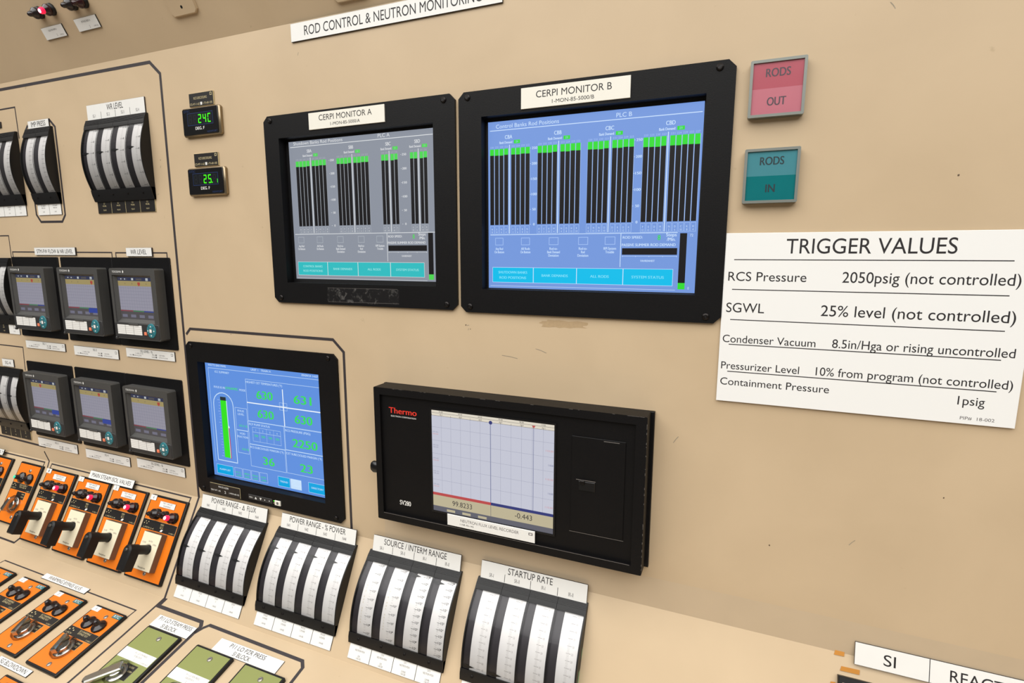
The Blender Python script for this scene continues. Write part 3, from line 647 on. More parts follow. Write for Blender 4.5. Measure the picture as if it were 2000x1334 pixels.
def summary_screen():
    z = -12+.4; g = G(); X = lambda x: x-cR
    Y = lambda y: y-yR
    s = MR['s']; g.rect(X(s[0]), Y(s[1]), X(s[2]), Y(s[3]), z, 'scr_r_bg')
    R = lambda a, b, c, d, m, k=1: g.rect(X(a), Y(b), X(c), Y(d), z+.1*k, 'scr_r_'+m)
    T = lambda t, x, y, h, m='line', al='c', w=None, bold=.15: g.text(t, X(x), Y(y), h, z+.5, 'scr_r_'+m, al, w, .8, bold)
    def fr(a, b, c, d, t=.7): R(a, b, c, b+t, 'line'); R(a, d-t, c, d, 'line'); R(a, b, a+t, d, 'line'); R(c-t, b, c, d, 'line')
    T('WATTS BAR PAMS', -990, -11, 4, al='l', w=50); T('UNIT 1   TRAIN A', -846, -11.5, 4, w=52); T('09/09/24 14:07:21', -698, -11.5, 4, al='r', w=46)
    R(-991, -15.8, -698, -15, 'line'); R(-991, -216, -990.3, -15, 'line')
    T('ICC SUMMARY', -972, -24, 4.2, al='l', w=40); T('RVLIS IS IN', -978, -56, 4.2, al='l', w=31); T('DYNAMIC', -945, -56, 5, 'green', 'l', 34, .3); T('MODE', -907, -56, 4.2, al='l', w=16)
    fr(-889.5, -116, -699, -29.8); R(-889.5, -78.6, -699, -76.6, 'white', 2); R(-795, -116, -793, -42, 'white', 2)
    for a, b in ((-804, -75), (-804, -83), (-794, -75), (-794, -83)): fr(a, b-1, a+9, b+6, .5)
    T('HIGHEST CET TEMPERATURES (°F)', -888, -37.5, 4.2, al='l', w=94)
    fr(-890.5, -164, -796.5, -116); T('RCP PUMP STATUS', -888, -123.8, 4.2, al='l', w=55)
    fr(-880, -157, -806, -127.5, .5); R(-880, -137.8, -806, -137.2, 'line')
    for k in range(4):
        T(str(k+1), -870.5+k*18.5, -135, 3.6); T('ON', -870.5+k*18.5, -147, 4.6, 'green', w=9)
        if k: R(-880+k*18.5, -157, -879.6+k*18.5, -127.5, 'line')
    fr(-795.5, -163, -699.5, -116.5); T('RCS PRESSURE (PSIG)', -793, -125, 4.2, al='l', w=62)
    fr(-890.8, -211, -797.3, -164); T('RCS SUBCOOLED MARGIN (°F)', -889, -172, 4.2, al='l', w=88)
    fr(-796, -210.5, -699.5, -163); T('CET SUBCOOLED MARGIN (°F)', -794.5, -171.5, 4.2, al='l', w=88)
    for t, x, y, w in (('630', -841.5, -67, 41), ('631', -746, -66.5, 42), ('630', -842, -105.5, 41), ('630', -746.5, -105.5, 42), ('2250', -746.5, -154, 60), ('36', -842.5, -202.5, 29), ('23', -746.5, -202.5, 30)): T(t, x, y, 16, 'green', 'c', w, 1.4)
    # vessel level column
    pts = [(-983.5, -211)]+[(-983.5+0*k, -90) for k in range(1)]+[(-956+27.5*math.cos(math.pi-k*math.pi/10), -90+25*math.sin(math.pi-k*math.pi/10)) for k in range(1, 11)]+[(-928.5, -211)]
    g.line([(X(a), Y(b)) for a, b in pts]+[(X(-983.5), Y(-211))], 1.8, z+.1, 'scr_r_line')
    R(-963.5, -203, -947.5, -73.5, 'bar_green'); R(-963.5, -81, -947.5, -73.5, 'dark', 2); R(-947.5, -203, -945.5, -81, 'line', 1); R(-946, -204, -943.8, -138, 'red', 2)
    g.add([(X(-947), Y(-138), z+.3), (X(-942.5), Y(-138), z+.3), (X(-944.5), Y(-133), z+.3)], [(0, 1, 2)], 'scr_r_white')
    for k in range(21): R(-969-(3 if k % 4 == 0 else 0), -201+k*6, -965.5, -200.5+k*6, 'line')
    fr(-924, -138.5, -891.5, -91.5); fr(-924, -187, -893, -138.5); T('RVLIS', -908, -99.5, 4, w=17); T('LEVEL', -908, -106.5, 4, w=17); T('63.5 %', -893, -130.5, 4.2, 'green', 'r', 22)
    T('VOID', -908, -147, 4, w=15); T('FRACTION', -908, -154, 4, w=29); T('0.0 %', -893.5, -180, 4.2, 'green', 'r', 18)
    for a, b, t, m in ((-990, -942.5, 'ALARM LIST', 'cyan'), (-938.5, -917, 'ICC', None), (-915, -894, 'SPDS', None), (-892, -871, 'RVLIS', None), (-869.5, -848.5, 'CET', None), (-821, -790, 'TREND', 'cyan'), (-788.5, -761, 'PAGE', 'line'), (-743.5, -699, 'DIRECTORY', 'cyan')):
        fr(a, -241.5, b, -221, .6)
        if m: R(a+.6, -240.9, b-.6, -221.6, m, 1)
        if m == 'line': R(a+.6, -240.9, b-.6, -221.6, 'line', 1)
        T(t, (a+b)/2, -232.5, 3.4, 'green' if not m else 'line', w=(b-a)*.66)
        if not m: T('ALARM', (a+b)/2, -238.5, 3, 'green', w=(b-a)*.6)
    g.build('screen', mR, label='lit blue summary display')
summary_screen()
g = G(); X = lambda x: x-cR
Y = lambda y: y-yR
g.box(X(-994.5), Y(-279), X(-907.5), Y(-255.5), 4, 5, 'black_plate', .2)
g.line([(X(-993), Y(-256.5)), (X(-908.2), Y(-256.5)), (X(-908.2), Y(-278))], .8, 5.05, 'gold_ink')
g.text('RVLIS-6208', X(-955), Y(-264), 3.6, 5.1, 'white_plate', 'c', 28); g.text('CENT WT 1-ME', X(-978), Y(-273), 3.2, 5.1, 'white_plate', 'c', 28); g.text('2', X(-951), Y(-274.5), 5.4, 5.1, 'white_plate', 'c', 4); g.text('1-MON-68-105', X(-926), Y(-273), 3.2, 5.1, 'white_plate', 'c', 28)
g.build('nameplate', mR, label='black engraved nameplate')
g = G(); g.box(X(-886), Y(-273.5), X(-822.5), Y(-263.5), 4, 5.2, 'grey_plastic_dark', .4)
g.text('MENU', X(-879), Y(-270), 2.6, 5.3, 'white_plate', 'c', 9)
for k, up in ((0, 1), (1, -1)): 
    xx = X(-866+k*13); yy = Y(-268.5); g.add([(xx-3, yy-2.4*up, 5.3), (xx+3, yy-2.4*up, 5.3), (xx, yy+2.6*up, 5.3)], [(0, 1, 2)], 'white_plate')
for k in (0, 1): g.lathe(X(-842+k*12), Y(-268.5), [(1.2, 5.3), (.6, 5.4)], 'white_plate', 10)
cp = g.build('control_strip', mR, label='grey button strip')
g = G(); g.box(X(-815.5), Y(-273.8), X(-801), Y(-264.2), 4, 6.2, 'cream_plate', .5); g.lathe(X(-808), Y(-269), [(3, 6.25), (2, 6.3)], 'grey_ink', 12); g.build('power_button', mR, label='pale power button')
g = G(); g.lathe(X(-819), Y(-266.5), [(1.3, 4.1), (.8, 4.8)], 'scr_d_green', 10); g.lathe(X(-819), Y(-271), [(1.3, 4.1), (.8, 4.8)], 'scr_y_tan', 10); g.build('status_light', mR, label='small green status light')

# ================================================================== trend recorders
def recorder(u, v, label, variant):
    r = thing('trend_recorder', label, 'trend recorder', 1, u, v, 0, 'small square trend recorders')
    g = G(); g.box(-90, -20, 90, 169, 0, 2.2, 'black_metal', .4, cc=2); g.build('mounting_plate', r)
    g = G(); g.frame((-70.5, 0, 70.5, 147), (-63, 34.5, 57, 133), 2.2, 22, 'grey_plastic', 3, 20)
    # sloping inner walls down to the screen
    a, b, c, d = -63, 34.5, 57, 133; e, f, h_, k_ = -57.5, 41.5, 50.5, 128.5
    V = [(a, b, 20), (c, b, 20), (c, d, 20), (a, d, 20), (e, f, 14), (h_, f, 14), (h_, k_, 14), (e, k_, 14)]
    g.add(V, [(0, 1, 5, 4), (1, 2, 6, 5), (2, 3, 7, 6), (3, 0, 4, 7)], 'grey_plastic')
    g.text('YOKOGAWA', -60.5, 138, 4, 22.1, 'white_plate', 'l', 29); x = -26; y = 140
    g.add([(x-2.2, y, 22.1), (x, y-3.4, 22.1), (x+2.2, y, 22.1), (x, y+3.4, 22.1)], [(0, 1, 2, 3)], 'white_plate')
    g.build('case', r)
    g = G(); z = 14.05; e, f, h_, k_ = -57.5, 41.5, 50.5, 128.5
    R = lambda a, b, c, d, m, k=0: g.rect(a, b, c, d, z+.1*k, 'scr_y_'+m)
    R(e, f, h_, k_, 'plot'); R(e, 121, h_, k_, 'head', 1); R(e, 110.5, h_, 121, 'tan', 1); R(e, f, h_, 60, 'foot', 1)
    for k in range(1, 14): R(e+k*7.7, 60, e+k*7.7+.3, 110.5, 'grid', 1)
    for k in range(1, 8): R(e, 60+k*6.6, h_, 60.3+k*6.6, 'grid', 1)
    for k in range(5): R(e+3+k*6, 123.5, e+6.5+k*6, 126, 'icon' if k % 2 else 'foot', 2)
    R(-14, 122.5, -8, 127, 'icon', 2); R(0, 122.8, 18, 126.5, 'foot', 2); R(30, 122, 37, 127.2, 'icon', 2); R(31.2, 123.4, 35.8, 124.2, 'head', 3)
    for k in (12, 34, 78): R(e+k+10, 114, e+k+11, 117, 'foot', 2)
    mx = (5, 34, 8, -20, 12, 30)[variant]
    g.add([(mx-4, 118.5, z+.2), (mx-4, 114, z+.2), (mx, 110, z+.2), (mx+4, 114, z+.2), (mx+4, 118.5, z+.2)], [(0, 1, 2, 3, 4)], 'scr_y_mark')
    R(e, 57.5, -18, 59.5, 'red', 2); R(-18, 57.5, 16, 59.5, 'green', 2); R(16, 57.5, h_, 59.5, 'blue', 2)
    if variant in (1, 3, 4): R(14, 49, h_, 58, 'blue', 3)
    for k in range(4): R(e+4+k*27, 45, e+20+k*27, 51, 'grid', 2)
    g.build('screen', r, label='dim trend chart screen')
    g = G(); g.box(-69, 3, 69, 33.5, 22, 23.2, 'grey_plastic_dark', .6, 'grey_plastic_dark', cc=2); g.box(-22, 29.5, 8, 33.5, 23, 24.4, 'grey_plastic', .5); fl = g.build('front_flap', r)
    g = G(); g.rect(-60, 10, 17, 30, 23.3, 'white_plate')
    for k in (1, 2): g.rect(-60+k*25.7-.4, 10, -60+k*25.7+.4, 30, 23.4, 'grey_ink')
    for k in range(1, 5): g.rect(-60, 10+k*4, 17, 10.35+k*4, 23.4, 'faint_ink')
    g.build('channel_card', fl)
    g = G(); g.box(25, 11, 32, 17.5, 23, 25, 'orange_button', .6); g.build('button', fl, label='small orange button')
    g = G(); g.lathe(47, 21, [(14, 23), (13.4, 24.6), (12, 25)], 'teal_button', 28, .95, 1.08); g.box(42.5, 16.5, 51.5, 25.5, 25, 25.6, 'grey_plastic', .3); g.rect(43.6, 17.6, 50.4, 24.4, 25.7, 'y_icon' if 0 else 'white_plate')
    for dx, dy in ((0, 9), (0, -9.6), (9, 0), (-9, 0)): g.rect(47+dx-1.4, 21+dy-1.2, 47+dx+1.4, 21+dy+1.2, 25.15, 'white_plate')
    for q in range(4):
        an = math.pi/4+q*math.pi/2; g.line([(47+7*math.cos(an), 21+7*math.sin(an)), (47+12.5*math.cos(an), 21+13.5*math.sin(an))], 1, 25.1, 'grey_plastic_dark')
    g.build('button_wheel', fl, label='round teal button wheel')
    g = G(); g.lathe(-66, 1, [(3, 20), (3, 24), (2, 25)], 'grey_plastic_dark', 10); g.build('latch', r)
    return r
U = (-1517, -1327, -1146.5)
RL = ('upper row, beside the cut-off meters', 'upper row, middle, under the STM-FW FLOW plate', 'upper row, under the small WR LEVEL plate')
RL2 = ('lower row, beside the SG 4 meters', 'lower row, middle', 'lower row, nearest the blue summary monitor')
for k in range(3): recorder(U[k], 37.5, 'dark grey trend recorder in the '+RL[k], k)
for k in range(3): recorder(U[k]+1, -214.5, 'dark grey trend recorder in the '+RL2[k], 3+k)
def rec_plate(u0, v0, u1, v1, t, label):
    def ex(g, z):
        w = u1-u0; h = v1-v0
        for q, (x, y, m) in enumerate(((-w*.36, 4, 'ink'), (w*.12, 8.2, 'ink'), (w*.12, 3.4, 'ink'))): g.rect(x, y, x+2.4, y+3, z, m)
        g.rect(w*.43, h*.55, w*.47, h*.8, z, 'grey_ink'); g.rect(w*.435, h*.6, w*.465, h*.75, z+.05, 'white_plate')
    lines = [(t, -10 if t.startswith('SG L') else -2, (v1-v0)*.64, 5, (38 if t.startswith('SG L') else 13)), ('1-XR-3-%d' % random.randint(10, 99), -(u1-u0)*.22, 8.4, 2.6, 24, 'grey_ink'), ('R12   WR-FLOW', -(u1-u0)*.30, 3.6, 2.6, 38, 'grey_ink'), ('BLUE   LEVEL', (u1-u0)*.18, 8.4, 2.6, 40, 'grey_ink'), ('GREEN   STM FLOW', (u1-u0)*.2, 3.4, 2.6, 50, 'grey_ink')]
    nameplate(1, u0, v0, u1, v1, lines, label, extra=ex)
rec_plate(-1597, -12.3, -1441, 6.2, 'SG 1', 'white SG 1 tag plate under the first upper trend recorder')
rec_plate(-1407, -16.3, -1249.5, 5.4, 'SG 2', 'white SG 2 tag plate under the middle upper trend recorder')
rec_plate(-1222, -7, -1068.5, 12.8, 'SG LEVEL - %', 'white SG LEVEL tag plate under the upper trend recorder by the tape line')
rec_plate(-1602.5, -263, -1444, -240.6, 'SG 3', 'white SG 3 tag plate under the first lower trend recorder')
rec_plate(-1412, -265.5, -1252, -243.7, 'SG 4', 'white SG 4 tag plate under the middle lower trend recorder')
rec_plate(-1227, -261.5, -1072, -239.8, 'SG LEVEL - %', 'white SG LEVEL tag plate under the lower trend recorder by the blue monitor')
nameplate(1, -1508.5, 211, -1356.5, 228, [('STM-FW FLOW & NR LEVEL', 0, 4.2, 8.6, 134)], 'white STM-FW FLOW & NR LEVEL nameplate above the upper trend recorders', t=3)
nameplate(1, -1185, 209, -1105.5, 226.5, [('WR LEVEL', -1, 4.2, 9.4, 50)], 'small white WR LEVEL nameplate above the upper right trend recorder', t=3)

# ================================================================== rods out / rods in lights
def rods(u0, v0, u1, v1, t, up, lo, label):
    w = u1-u0; h = v1-v0; r = thing('legend_light', label, 'indicator light', 1, (u0+u1)/2, v0, 0, 'square rod motion lights')
    g = G(); g.frame((-w/2, 0, w/2, h), (-w/2+3.2, 3.2, w/2-3.2, h-3.2), 0, 10, 'alu_frame', 1.2, 6); g.build('frame', r)
    g = G(); a, b = -w/2+3.2, w/2-3.2; m = h*.5
    g.rect(a, m, b, h-3.2, 8.2, up); g.rect(a, 3.2, b, m, 8.2, lo)
    ik = 'legend_ink' if t == 'OUT' else 'teal_ink'
    g.text('RODS', 0, m+h*.20, 9.2, 8.3, ik, 'c', 26, bold=.5); g.text(t, 0, h*.20, 9.2, 8.3, ik, 'c', 20 if t == 'OUT' else 10, bold=.5)
    g.build('lens', r, label='coloured legend window'); return r
rods(-2.3, 376, 58, 440.5, 'OUT', 'pink_upper', 'pink_lower', 'square pink RODS OUT light in a grey frame')
rods(-2.3, 276, 58.3, 340, 'IN', 'teal_upper', 'teal_lower', 'square teal RODS IN light in a grey frame')
# ================================================================== trigger values sign
def trigger():
    g = G(); u0, v0 = -17.9, 22.8; w, h = 312, 217.8; cx = u0+w/2
    g.box(-w/2, 0, w/2, h, 1.5, 3.2, 'sign_white', .3)
    X = lambda x: x-cx
    Y = lambda y: y-v0
    for a, b, y in ((-6.8, 272.5, 207.6), (-7, 272.5, 170), (-6.9, 273, 131.2), (-6.7, 273.3, 98.9), (-6.4, 273.4, 63.1)): g.rect(X(a), Y(y)-.55, X(b), Y(y)+.55, 3.3, 'ink')
    for t, a, b, y, c in (('TRIGGER VALUES', 51.5, 221.5, 215.3, 17.6), ('RCS Pressure', -12.4, 76.2, 181, 11.2), ('2050psig (not controlled)', 114, 280.8, 181, 12.6), ('SGWL', -12.5, 32, 140.8, 12), ('25% level (not controlled)', 94.8, 281, 140.3, 13),
                          ('Condenser Vacuum', -14.4, 92.2, 101.5, 9.6), ('8.5in/Hga or rising uncontrolled', 110, 285, 102, 10.4), ('Pressurizer Level', -14.2, 76.8, 66.3, 9.4), ('10% from program (not controlled)', 95.2, 287, 66.5, 10.2),
                          ('Containment Pressure', -14.1, 111.3, 45, 9.4), ('1psig', 239.7, 264.5, 45, 10), ('PIP#  18-002', 243.8, 275.3, 28, 3.6)):
        g.text(t, X(a), Y(y), c, 3.3, 'ink' if c > 4 else 'grey_ink', 'l', b-a)
    solo(g, 'sign', 'white TRIGGER VALUES sign on the right of the board', 'sign', 1, cx, v0)
trigger()
# ================================================================== flux recorder
def flux_recorder():
    cx = -323; v0 = -236; r = thing('chart_recorder', 'wide black flux level recorder with paper-like chart screen and side door', 'chart recorder', 1, cx, v0)
    L = lambda x: x-cx
    V = lambda y: y-v0
    g = G(); g.box(L(-547), V(-236), L(-96), V(-2), 0, 6, 'black_metal', 1); g.build('flange', r)
    D = 36
    g = G(); g.frame((L(-546), V(-233), L(-101), V(-2)), (L(-534.5), V(-221), L(-116), V(-14)), 6, D, 'black_metal', 1.2, 31)
    g.rect(L(-534.5), V(-221), L(-116), V(-14), 31.5, 'black_metal'); 
    g.line([(L(-534), V(-220.5)), (L(-118), V(-220.5))], .7, D+.05, 'silver_wear')
    rr = random.Random(11)
    for k in range(26):
        t = rr.random(); x = L(-540)+t*430
        g.rect(x, V(-2.6), x+rr.uniform(1, 6), V(-2.2), D+.03, 'silver_wear')
        y = V(-225)+rr.random()*215; g.rect(L(-101.6), y, L(-101.1), y+rr.uniform(1, 5), D+.03, 'silver_wear')
    g.build('case', r)
    g = G(); z = 31.6
    sx0, sy0, sx1, sy1 = L(-438.5), V(-199.5), L(-232.8), V(-30)
    g.frame((sx0-3, sy0-3, sx1+3, sy1+3), (sx0, sy0, sx1, sy1), z, z+1.5, 'black_gloss', 0, z); g.build('screen_rim', r)
    g = G(); z = 31.8
    R = lambda a, b, c, d, m, k=1: g.rect(a, b, c, d, z+.1*k, 'scr_t_'+m)
    g.rect(sx0, sy0, sx1, sy1, z, 'scr_t_bg'); W_ = sx1-sx0; Hh = sy1-sy0
    R(sx0, sy1-9, sx1, sy1, 'head'); R(sx0, sy1-4.6, sx1, sy1-4.2, 'ink', 2); R(sx0, sy1-9.2, sx1, sy1-8.8, 'ink', 2)
    for k in range(13):
        x = sx0+W_*(k+.0)/12.0; R(x, sy1-9, x+.4, sy1-6.5, 'ink', 3)
        if k % 2 and k < 12: g.text('%.2f' % (k*10), x, sy1-3.5, 2.4, z+.35, 'scr_t_ink', 'c', 7); g.text('-0.%d' % k, x, sy1-8, 2.4, z+.35, 'scr_t_ink', 'c', 6)
    bx = L(-335.2)
    R(sx0, V(-172.6), bx, V(-169.2)+1.2, 'red', 2); R(bx, V(-172.6), sx1, V(-169.2)+1.2, 'blue', 2)
    R(sx0, V(-191), sx1, V(-172.6), 'tan', 1); R(sx0, sy0, sx1, V(-191), 'bar', 1); R(bx-.3, V(-191), bx+.3, V(-172.6), 'bar', 2)
    for k in range(3): R(sx0+25+k*28, sy0+1.5, sx0+40+k*28, sy0+5.5, 'tan', 2)
    for k in range(1, 12): R(sx0+W_*k/12.-.15, V(-168), sx0+W_*k/12.+.2, sy1-9, 'grid')
    for k in range(1, 6): R(sx0, V(-168)+k*22-.15, sx1, V(-168)+k*22+.2, 'grid')
    R(bx-.4, V(-168), bx+.5, sy1-9, 'vline', 2); R(L(-265.5), V(-168), L(-264.8), sy1-9, 'vline', 2)
    g.lathe(L(-335), sy1-9, [(3, z+.3), (1.5, z+.32)], 'scr_t_blue', 14)
    x = L(-265); y = sy1-7; g.add([(x-3, y+2, z+.3), (x, y-2, z+.3), (x+3, y+2, z+.3)], [(0, 1, 2)], 'scr_t_red')
    for k in range(5):
        g.text('09:4%d' % k, sx0+1.5, V(-160)+k*22+5, 2.2, z+.3, 'scr_t_grid', 'l', 10); g.text('100.00', sx0+1.5, V(-160)+k*22+1.6, 2.2, z+.3, 'scr_t_pink' if k % 2 == 0 else 'scr_t_grid', 'l', 10)
        g.text('110.00', sx1-1, V(-160)+k*22, 2.8, z+.3, 'scr_t_pink' if k % 2 == 0 else 'scr_t_vline', 'r', 12 if k % 2 == 0 else 8)
    g.text('99.8233', L(-385.5), V(-186), 8.2, z+.4, 'scr_t_ink', 'c', 35); g.text('-0.443', L(-280.5), V(-185), 8.2, z+.4, 'scr_t_ink', 'c', 28)
    g.build('screen', r, label='pale grid chart screen')
    g = G(); mat_r = 'thermo_red'
    g.text('Thermo', L(-520), V(-44.5), 9.6, 31.6, mat_r, 'l', 53, bold=.5); g.text('ELECTRON CORPORATION', L(-516), V(-50.5), 2.4, 31.6, 'white_plate', 'l', 48)
    g.build('maker_name', r, label='red maker name'); g = G()
    g.text('SV280', L(-504), V(-202.5), 8, 31.6, 'white_plate', 'l', 21.5, bold=.3); g.build('model_number', r)
    g = G(); g.box(L(-206.5), V(-187), L(-129.2), V(-42), 31.5, 33, 'black_metal', .6)
    g.rect(L(-160), V(-45), L(-138), V(-44), 33.1, 'silver_wear'); g.line([(L(-208), V(-188.6)), (L(-128.5), V(-188.6))], .8, 31.7, 'silver_wear'); d = g.build('media_door', r)
    g = G(); g.box(L(-195), V(-122), L(-171), V(-108), 33, 34.2, 'black_gloss', .5); g.line([(L(-198.5), V(-105.8)), (L(-170), V(-105.8))], 1.0, 34.6, 'silver_wear'); g.box(L(-192), V(-112), L(-186), V(-106), 33, 37, 'dark_screw', .8); g.build('door_latch', d)
    g = G(); g.lathe(0, 0, [(6, -2), (8, 3), (8.5, 12), (6.5, 16)], 'black_gloss', 16, .8, 1.25); k = g.build('side_knob', r); k.matrix_local = Matrix.Translation((L(-548)*.001, V(-147)*.001, .024)) @ Matrix.Rotation(math.radians(-90), 4, 'Y')
    g = G(); g.box(L(-410), V(-217.5), L(-260), V(-198.8), D, D+1.4, 'white_plate', .3)
    g.text('NEUTRON FLUX LEVEL RECORDER', L(-336), V(-208), 4.8, D+1.5, 'grey_ink', 'c', 100); g.text('1-NR-92-145', L(-386+11), V(-213.5), 2.8, D+1.5, 'ink', 'c', 24); g.rect(L(-270), V(-206), L(-263.5), V(-202), D+1.5, 'grey_ink'); g.rect(L(-268.8), V(-205), L(-264.8), V(-203), D+1.55, 'white_plate')
    g.build('nameplate', r, label='white nameplate')
mat('thermo_red', (225, 55, 40), .45, var=.03)
flux_recorder()

# ================================================================== bench: isolation valve switches
def base_module(P, u, vtop, w, h, label, cat, name, group, face, t=6):
    r = thing(name, label, cat, P, u, vtop-h, 0, group)
    g = G(); g.box(-w/2, 0, w/2, h, 0, t, 'black_plastic', 1.0, cc=2); g.build('frame', r)
    g = G(); g.box(-w/2+4, 4, w/2-4, h-4, t-1, t+.8, face, .2); g.build('face_plate', r)
    return r
def face_tag(r, x0, y0, x1, y1, z, m, lines, name='tag', ink='ink', edge=None):
    g = G(); g.box(x0, y0, x1, y1, z, z+1, edge or m, .2, m)
    for t, x, y, h, w in lines: g.text(t, x, y, h, z+1.1, ink, 'c', w)
    return g.build(name, r)
def msiv(u, num, label):
    w, h = 113, 169.5; r = base_module(2, u, -14.5, w, h, label, 'valve switch', 'valve_control_switch', 'main steam isolation valve switches', 'orange_plate'); z = 6.8
    Y = lambda y: y+h/2
    face_tag(r, -55, Y(73), -36, Y(84), z, 'white_plate', [(num, -45.5, Y(75.5), 6, 3.5)], 'number_tag', 'grey_ink', 'plate_edge')
    face_tag(r, -21, Y(63), 27, Y(75), z, 'white_plate', [('TEST CIRCUIT', 3, Y(70.2), 3.2, 30), ('WARMING', 3, Y(64.8), 3.2, 24)], 'tag', 'grey_ink', 'plate_edge')
    lamp(2, 0, 0, z, None, 'lens_dark', None, 11.5, parent=r, lx=-17, ly=Y(48), hgt=26)
    lamp(2, 0, 0, z, None, 'lens_dark', None, 8.5, parent=r, lx=9, ly=Y(50), hgt=22)
    lamp(2, 0, 0, z, None, 'lens_red', ('lens_red_lit', 'lens_core_lit'), 11.5, parent=r, lx=36, ly=Y(48), hgt=24)
    g = G(); g.box(-52, Y(14), 52, Y(34), z, z+.7, 'gold_ink', .2, 'black_plate')
    g.text('MSIV', 8, Y(27), 4, z+.85, 'gold_ink', 'c', 10); g.text('SG %s' % num, 8, Y(21.5), 4, z+.85, 'gold_ink', 'c', 9); g.text('1-FCV-1-4', -30, Y(16), 3, z+.85, 'gold_ink', 'c', 32); g.text('1-HS-1', 42, Y(16), 2.6, z+.85, 'gold_ink', 'c', 15)
    for q in range(4): g.rect(-48+q*4, Y(24+q % 2*4), -46+q*4, Y(26+q % 2*4), z+.85, 'gold_ink')
    g.add([(6, Y(15.5), z+.85), (12, Y(15.5), z+.85), (15, Y(20), z+.85), (9, Y(20), z+.85)], [(0, 1, 2, 3)], 'white_plate'); g.build('legend_plate', r)
    g = G(); g.box(-22, Y(-62), 32, Y(12.5), z, z+13, 'brown_side', .6, 'cream_block'); zz = z+13.1
    g.text('AUTO', 6, Y(-6), 3, zz, 'grey_ink', 'c', 12); g.text('CLOSE', -12, Y(-10), 3, zz, 'grey_ink', 'c', 11); g.text('OPEN', 20, Y(-11), 3, zz, 'grey_ink', 'c', 11); g.text('Westinghouse', 5, Y(-58), 3.4, zz, 'ink', 'c', 23)
    g.line([(-4+0, Y(-13)), (2, Y(-10)), (8, Y(-10)), (14, Y(-14))], .5, zz, 'grey_ink'); blk = g.build('switch_block', r, label='cream switch block')
    hx, hy = 6, Y(-21)
    g = G(); g.lathe(hx, hy, [(10, z+13), (10, z+15), (9.3, z+16), (9.3, z+46)], 'black_plastic', 22)
    c = []
    for q in range(9): a = math.pi*q/8; c.append((hx+11*math.cos(a), hy+11*math.sin(a)))
    c += [(hx-11.5, hy-20), (hx-12.5, hy-41), (hx+8, hy-41), (hx+10, hy-20)]
    g.prism(c, z+38, z+60, 'black_plastic', 3); hd = g.build('pistol_grip', r)
    g = G(); g.lathe(hx, hy+1, [(3.6, z+60), (3.2, z+61.6), (1.6, z+62)], 'chrome', 12); g.build('screw', hd)
    screw(r, 4, Y(-69), z, 4.4, 'screw_metal')
for k, (u, lb) in enumerate(((-1498, 'beside the green-lamp switch'), (-1370, 'second from the left'), (-1242, 'third from the left'), (-1114, 'nearest the meter banks'))):
    msiv(u, str(k+1), 'orange main steam isolation switch with black pistol grip, '+lb)
nameplate(2, -1391, -14.5, -1233.5, 3.6, [('MAIN STEAM ISOL VALVES', 0, 5, 9, 138)], 'white MAIN STEAM ISOL VALVES nameplate above the orange pistol grip switches', n=7, t=2.5)
nameplate(2, -1880, -11.5, -1751, 2.5, [('FW SUPPLY', 33, 3.5, 7.5, 60)], 'white nameplate ending in PLY at the left frame edge', n=7, t=2.5)
def rotary(r, x, y, z, ang, long=False):
    g = G(); g.lathe(x, y, [(17, z), (17, z+2), (15.5, z+3), (12.5, z+3.2)], 'chrome', 26); g.lathe(x, y, [(12.5, z+3), (12, z+9), (10.5, z+10)], 'chrome', 24)
    k = g.build('rotary_switch', r)
    c, s_ = math.cos(ang), math.sin(ang); L0, L1, wd = (-11, 48, 9) if long else (-17, 17, 5.2)
    g = G(); P_ = [(L0, -wd), (L1-4, -wd*.8), (L1, -wd*.3), (L1, wd*.3), (L1-4, wd*.8), (L0, wd)]
    g.prism([(x+c*a-s_*b, y+s_*a+c*b) for a, b in P_], z+9, z+(15 if long else 22), 'chrome', 2); g.build('lever', k)
    g = G(); g.lathe(x, y, [(21, z+.2), (21, z+6), (19, z+8), (14, z+9)], 'clear_guard', 26, cap=False); g.build('clear_guard', k)
